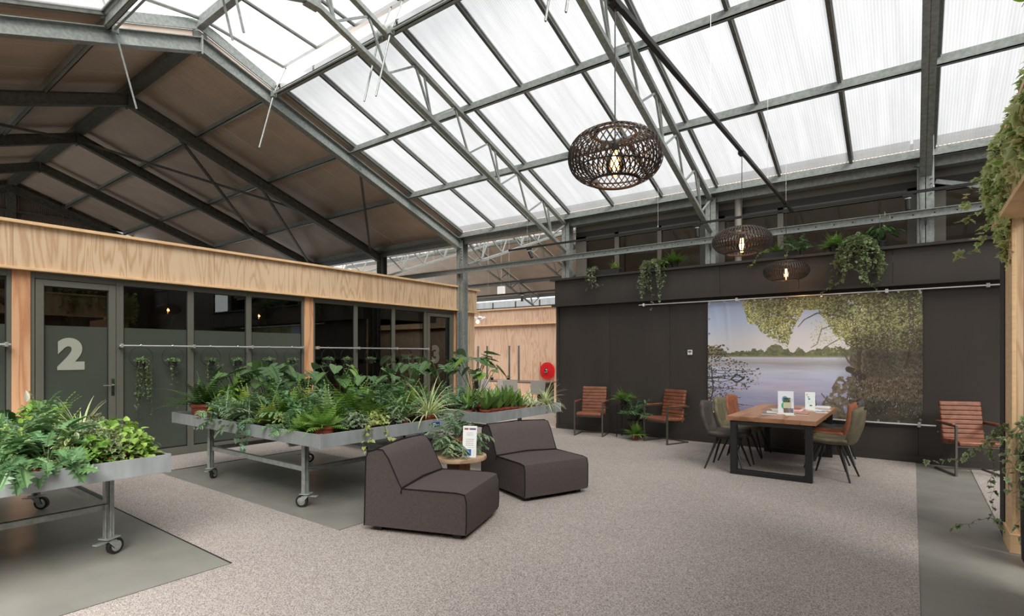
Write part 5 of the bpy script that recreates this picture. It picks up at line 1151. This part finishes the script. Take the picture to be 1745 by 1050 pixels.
# left bench
r2 = [('bigblue', 0, 'T', -4.72, 1.04, .85, 'large lobed green fern hanging over the tray of the left bench'), ('bigblue', 1, 'T', -4.72, .80, .85, 'large lobed fern at the left edge of the picture'),
 ('brightbush', 0, 't', -4.62, 1.54, .85, 'bright leafy plant in a terracotta pot at the corner of the left bench'), ('ivy', 1, 't', -4.64, 1.40, 1.05, 'variegated ivy next to the corner pot of the left bench'), ('pothos', 0, 't', -4.64, 1.27, .85, 'green heart leaved plant in a terracotta pot, third from the left bench corner'),
 ('varbush', 0, 't', -4.66, 1.16, 1.0, 'variegated bushy plant in front on the left bench'), ('brightbush', 1, 't', -4.88, 1.55, 1.0, 'bright yellow green bush in the second row of the left bench'), ('ivy', 0, 'b', -4.9, 1.38, 1.2, 'variegated ivy in the second row of the left bench'),
 ('yellowivy', 0, 'b', -4.92, 1.22, 1.15, 'yellow green ivy in the second row of the left bench'), ('silverfern', 0, 'b', -5.0, 1.05, 1.0, 'silvery lobed fern behind the hanging one on the left bench'), ('varbush', 1, 'b', -4.95, .9, 1.1, 'speckled leafy plant at the left picture edge behind the lobed ferns'),
 ('pothos', 1, 'b', -5.2, 1.55, 1.0, 'heart leaved plant in the third row of the left bench'), ('greyivy', 0, 'b', -5.2, 1.38, 1.3, 'grey green ivy in the third row of the left bench'), ('lightfern', 0, 'b', -5.25, 1.2, 1.0, 'light fern in the third row of the left bench'),
 ('ivy', 1, 'b', -5.5, 1.52, 1.3, 'variegated ivy in the fourth row of the left bench'), ('fern', 0, 'b', -5.55, 1.33, .9, 'small fern with toothed fronds towards the back of the left bench'), ('brightbush', 0, 'b', -5.5, 1.1, 1.15, 'bright green bush at the upper left of the left bench'),
 ('spider', 2, 'b', -5.8, 1.5, 1.1, 'spider plant arching above the others on the left bench'), ('lily', 0, 'b', -5.6, .98, 1.15, 'peace lily with a white flower at the left picture edge'), ('varbush', 2, 'b', -5.9, 1.3, 1.2, 'leafy plant behind the spider plant of the left bench'),
 ('fern', 1, 'b', -6.4, 1.4, 1.1, 'green fern deep on the left bench before the door'), ('pothos', 0, 'b', -6.9, 1.45, 1.2, 'leafy plant at the far end of the left bench'), ('bluefern', 1, 'b', -5.25, .95, 1.2, 'blue green fern standing above the hanging fern on the left bench')]
for kd, v, p, x, y, s, lb in r2: plant(kd, v, p, lb, (x, y, ZT-.01), s, group=G2)
for lb, y, sd in ((r2[0][6], 1.07, 2), (r2[1][6], .80, 4)):
    o = [q for q in COL.objects if q.get('label') == lb][0]; bpy.context.view_layer.update(); inv = o.matrix_world.inverted(); R.seed(sd); fb = FB(); k = 1/o.scale[0]
    for i in range(9):
        yy = y+R.uniform(-.05, .05); A_ = Vector((-4.60, y, .86)); B_ = Vector((-4.40+R.uniform(-.02, .06), yy, .86+R.uniform(-.05, .1))); L3 = R.uniform(.12, .19); dn = Vector((.25+R.uniform(0, .3), R.uniform(-.7, .7), -1)) if i > 3 else Vector((1, R.uniform(-1, 1), .1))
        a_, b_ = inv @ A_, inv @ B_; c = jit((.10, .2, .08), .25); leaf(fb, b_, inv.to_3x3() @ dn, inv.to_3x3() @ Vector((1, 0, .6)), L3*k, LOBE, c, .3, .25, (c[0]*1.6, c[1]*1.5, c[2]*1.7) if i % 2 else None); ribbon(fb, [a_, (a_+b_)/2+Vector((0, 0, .03)), b_], .004, [(.1, .18, .06)])
    fb.build('hanging_fronds', LEAF, o)
# plants on the little table and the plant stand
plant('silverfern', 2, 'T', 'bushy grey green lobed fern on the little round table', (-4.0, 4.36, .48), 1.1)
t = thing('plant_stand', 'slim black plant stand between the two leather armchairs', 'plant stand', (-4.25, 9.40, 0))
for x, y in ((-.22, -.1), (.2, -.1), (-.22, .12), (.2, .12)): MB().box(x-.008, x+.008, y-.008, y+.008, 0, .62 if x < 0 else .34).build('leg', BLACK, t)
MB().box(-.23, -.02, -.11, .13, .60, .62).build('shelf', BLACK, t); MB().box(-.02, .21, -.11, .13, .32, .34).build('shelf', BLACK, t)
plant('lightfern', 1, 'b', 'bright green fern on the upper shelf of the black plant stand', (-4.36, 9.38, .62), .85)
plant('bluefern', 2, 'b', 'silvery blue fern on the lower shelf of the plant stand', (-4.13, 9.36, .34), .95)
plant('lightfern', 0, 't', 'green fern in a brown pot on the carpet at the foot of the plant stand', (-4.03, 9.16, .006), .85)
# planters on the balcony above the dark wall
def trough(label, x, y, w): 
    t = thing('planter_box', label, 'planter', (x, y, 3.14)); MB().box(-w/2, w/2, -.07, .07, 0, .1).build('box', BLACKP, t, bevel=.004); MB().box(-w/2+.008, w/2-.008, -.062, .062, .095, .102).build('soil', SOIL, t)
    return t
trough('black planter box near the left end of the balcony', -4.82, 9.68, .5)
trough('black planter box behind the middle basket lamp', -1.75, 9.68, .62)
BG = 'plants on the balcony edge'
plant('brightbush', 1, 'k', 'small bright green plant in the left balcony planter', (-4.68, 9.68, 3.22), .5, group=BG)
plant('tall', 1, 'k', 'tuft of upright leaves behind the left balcony planter', (-4.74, 9.76, 3.2), .4, group=BG)
a1 = 'variegated ivy trailing at the left end of the balcony'; plant('greyivy', 1, 's', a1, (-5.12, 9.66, 3.16), .75, group=BG)
trail(a1, hang(-5.12, 9.52, 3.25, .42, 7, .07, (0, -.04))+[[(-5.1, 9.5, 3.2), (-5.08, 9.49, 3.0), (-4.98, 9.48, 2.93), (-4.85, 9.48, 2.92)], [(-5.12, 9.5, 3.2), (-5.15, 9.49, 2.95), (-5.22, 9.48, 2.82)]], size=.035, dens=.02, col=(.32, .36, .24), inner=(.12, .2, .08))
plant('goldfern', 1, 'b', 'brownish feathery plant left of the balcony ferns', (-4.08, 9.74, 3.14), .55, group=BG)
plant('fern', 0, 'b', 'dark green fern on the balcony between the left and middle columns', (-3.52, 9.74, 3.14), .9, group=BG)
plant('fern', 2, 'b', 'upright dark fern on the balcony behind the long trailing ivy', (-3.75, 9.8, 3.14), .7, group=BG)
a2 = 'long trailing variegated ivy hanging over the dark fascia'; plant('ivy', 0, 's', a2, (-3.88, 9.66, 3.14), .9, group=BG)
trail(a2, hang(-3.88, 9.52, 3.26, .85, 15, .14, (0, -.05))+hang(-3.85, 9.52, 3.2, .62, 6, .12, (0, -.05))+[[(-3.9, 9.5, 3.2), (-3.86, 9.48, 2.9), (-3.84, 9.48, 2.6), (-3.86, 9.48, 2.40)], [(-3.95, 9.5, 3.1), (-4.05, 9.48, 2.8), (-4.1, 9.48, 2.72)]], size=.038, dens=.02, col=(.30, .36, .22), inner=(.12, .2, .08))
trail('dark green fern on the balcony between the left and middle columns', [[(-3.6, 9.6, 3.3), (-3.62, 9.5, 3.25), (-3.62, 9.48, 3.05), (-3.6, 9.48, 2.88)], [(-3.65, 9.6, 3.3), (-3.69, 9.5, 3.22), (-3.71, 9.48, 3.0)]], size=.06, dens=.02, col=(.12, .22, .05), shape=OVAL)
plant('bluefern', 2, 'k', 'blue green strap fern in the planter behind the middle lamp', (-1.5, 9.68, 3.2), .75, group=BG)
plant('fern', 1, 'k', 'small green fern in the planter behind the middle lamp', (-1.78, 9.7, 3.2), .5, group=BG)
a3 = 'yellow green ivy creeping over the balcony edge beside the middle lamp'; plant('yellowivy', 0, 'k', a3, (-1.98, 9.68, 3.2), .6, group=BG)
trail(a3, [[(-2.0, 9.6, 3.3), (-2.03, 9.5, 3.2), (-2.1, 9.49, 3.05), (-2.2, 9.48, 3.02)], [(-1.6, 9.6, 3.3), (-1.62, 9.5, 3.22), (-1.6, 9.49, 3.12)]], size=.045, dens=.025, col=(.35, .42, .15), inner=(.2, .32, .07))
plant('lightfern', 2, 'b', 'broad fern on the balcony above the banner, left of the ivy curtain', (-.98, 9.72, 3.14), .9, group=BG)
plant('fern', 0, 'b', 'dark fern behind the ivy curtain on the balcony', (-.75, 9.84, 3.14), .7, group=BG)
plant('lily', 1, 'b', 'peace lily with two white flowers on the balcony right of the ivy curtain', (-.38, 9.72, 3.14), .95, group=BG)
a4 = 'dense ivy curtain hanging from the balcony above the banner'; plant('ivy', 1, 'b', a4, (-.66, 9.64, 3.14), 1.0, group=BG)
trail(a4, hang(-.66, 9.52, 3.28, .72, 26, .2, (0, -.04))+hang(-.6, 9.52, 3.22, .5, 14, .18, (0, -.04))+[[(-.75, 9.5, 2.9), (-.85, 9.48, 2.7), (-1.0, 9.48, 2.6), (-1.12, 9.47, 2.52)], [(-.6, 9.5, 2.8), (-.5, 9.48, 2.6), (-.42, 9.47, 2.52)]], size=.046, dens=.02, col=(.30, .38, .18), inner=(.13, .23, .07))
# ring pots on the window rail
RG = 'ring pots hanging on the window rail'
def ringpot(y, label, Lh, n, kind='dot', var=0, out=0, light=False):
    t = thing('ring_planter', label, 'hanging planter', (XF+.12, y, 1.69), 0, RG); shade_auto(MB().tube([(0, .15*math.sin(a), -.165-.15*-math.cos(a)*1) for a in np.linspace(0, 2*PI, 32, endpoint=False)], .004, 6, closed=True).build('ring', BLACK, t))
    MB().tube([(0, 0, 0), (0, .014, .01), (0, 0, .022), (0, -.014, .01)], .003, 5).build('hook', CHROME, t)
    shade_auto(MB().lathe([(.045, -.315), (.06, -.24), (.062, -.235), (.05, -.24)], 14).build('pot', BLACKP, t), 40)
    R.seed(hash_(label)); f = bush(-.25, 110, .1, .05, .03, (.16, .25, .1), None, OVAL); f.build('foliage', LEAF, t)
    if n:
        fb, mb = vines(hang(0, 0, -.22, Lh, n, .09, (.02, out)), size=.03, dens=.024, col=(.14, .24, .10), inner=(.10, .17, .06), shape=IVY); v = fb.build('trailing_vine', LEAF, t); mb.build('vine_stem', STEMB, v)
for y, lb, L, n in ((3.054, 'ring pot with long trailing ivy, first from the door with numeral 2', .85, 11), (3.473, 'ring pot with one long hanging vine, second from the door', .6, 3), (4.02, 'ring pot with bushy trailing leaves right of the first mullion', .35, 7), (4.46, 'ring pot right above the large monstera leaves', .15, 2), (5.0, 'small ring pot right of the second window mullion', .1, 1), (5.435, 'ring pot closest to the plywood pier', .12, 3)):
    ringpot(y, lb, L, n)
for y, lb, L, n in ((6.19, 'ring pot first right of the plywood pier', .3, 4), (6.61, 'ring pot with light ivy second right of the plywood pier', .45, 6), (7.2, 'ring pot in the second dark window', .1, 1), (7.62, 'ring pot with light ivy near the second dark mullion', .4, 5), (8.17, 'ring pot in the third dark window', .1, 1), (8.5, 'ring pot furthest along the dark windows', .1, 1)):
    ringpot(y, lb, L, n)
# ivy over the right timber fascia and the pot at its foot
t = thing('trailing_ivy', 'large variegated ivy tumbling over the timber fascia at the right edge', 'plant', (.75, 5.9, 3.27)); MB().box(-.12, .5, -1.6, .3, 0, .16).build('planter_box', BLACKP, t, bevel=.01)
R.seed(5); L = []
for k in range(30):
    y = R.uniform(-1.5, .35); L.append([(0, y, .12), (-.13, y+R.uniform(-.05, .1), .12+R.uniform(0, .05)), (-.17, y+R.uniform(-.05, .1), .0), (-.19-.04*R.random(), y+R.uniform(-.1, .15), -.3*R.uniform(.4, 1)), (-.2+.1*R.random(), y+R.uniform(-.1, .15), -.75*R.uniform(.4, 1))])
for k in range(9):
    y = R.uniform(-.1, .35); L.append([(-.2, y, .05), (-.24, y+.03, -.3), (-.16, y, -.6), (-.12, y-.02, -.75-.25*R.random())])
L += [[(-.2, .25, -.5), (-.26, .3, -.72), (-.34, .32, -.80), (-.44, .3, -.86)], [(-.2, .2, -.1), (-.32, .3, -.2), (-.4, .35, -.42)], [(-.2, .3, -.4), (-.35, .35, -.5), (-.45, .4, -.52)]]
fb, mb = vines(L, size=.075, dens=.035, col=(.5, .55, .26), inner=(.2, .33, .07)); v = fb.build('foliage', LEAF, t); mb.build('vine_stem', STEMB, v)
t = thing('trailing_vine', 'bright green shoots reaching in from the upper right corner', 'plant', (.75, 3.2, 3.27)); MB().box(-.1, .5, -.4, .5, 0, .16).build('planter_box', BLACKP, t, bevel=.01)
fb, mb = vines([[(0, 0, .16), (-.2, 0, .3), (-.36, .1, .26)], [(0, -.1, .16), (-.15, -.12, .5), (-.3, -.1, .66)], [(0, .3, .16), (-.2, .36, .2), (-.32, .4, -.0)]], size=.1, dens=.07, col=(.24, .42, .03), shape=HEART); v = fb.build('foliage', LEAF, t); mb.build('vine_stem', STEMB, v)
t = thing('floor_planter', 'tall black pot with climbing ivy at the right edge beside the post', 'planter', (.80, 5.46, 0)); shade_auto(MB().lathe([(.125, 0), (.15, .05), (.165, .86), (.155, .86), (.15, .8)], 32, cap=False).build('pot', BLACK, t), 40); MB().lathe([(.001, .8), (.15, .8)], 20, cap=False).build('soil', SOIL, t)
L = []
for k in range(26):
    a = R.uniform(0, 2*PI); r = R.uniform(.16, .26); L.append([(0, 0, .82), (math.cos(a)*.12, math.sin(a)*.12, 1.0+.25*R.random()), (math.cos(a)*r, math.sin(a)*r, .9), (math.cos(a)*r, math.sin(a)*r, .75-.35*R.random())])
L += [[(-.05, .1, .9), (-.2, .5, 1.0), (-.26, .7, .85), (-.24, .75, .5), (-.25, .7, .18), (-.36, .66, .12), (-.52, .6, .05)], [(-.05, .1, .9), (-.22, .6, .95), (-.3, .8, .8), (-.42, .95, .62), (-.62, 1.1, .55), (-.7, 1.1, .55)], [(-.2, .5, 1.0), (-.3, .75, .78), (-.38, .85, .66)], [(-.1, 0, .6), (-.17, 0, .3), (-.14, 0, .12)], [(-.25, .7, .2), (-.18, .5, .1), (-.1, .3, .1)]]
fb, mb = vines(L, size=.05, dens=.03, col=(.34, .40, .22), inner=(.13, .22, .07)); v = fb.build('foliage', LEAF, t); mb.build('vine_stem', STEMB, v)
# far table pots
for i, (x, lb) in enumerate(((-11.7, 'small leafy pot plant at the left of the far table'), (-10.75, 'small pot with a white bloom on the far table'), (-10.1, 'small grey pot at the middle of the far table'))):
    plant('dot' if i else 'pothos', i, 's', lb, (x, 13.35, .74), .9, group='pots on the far table')
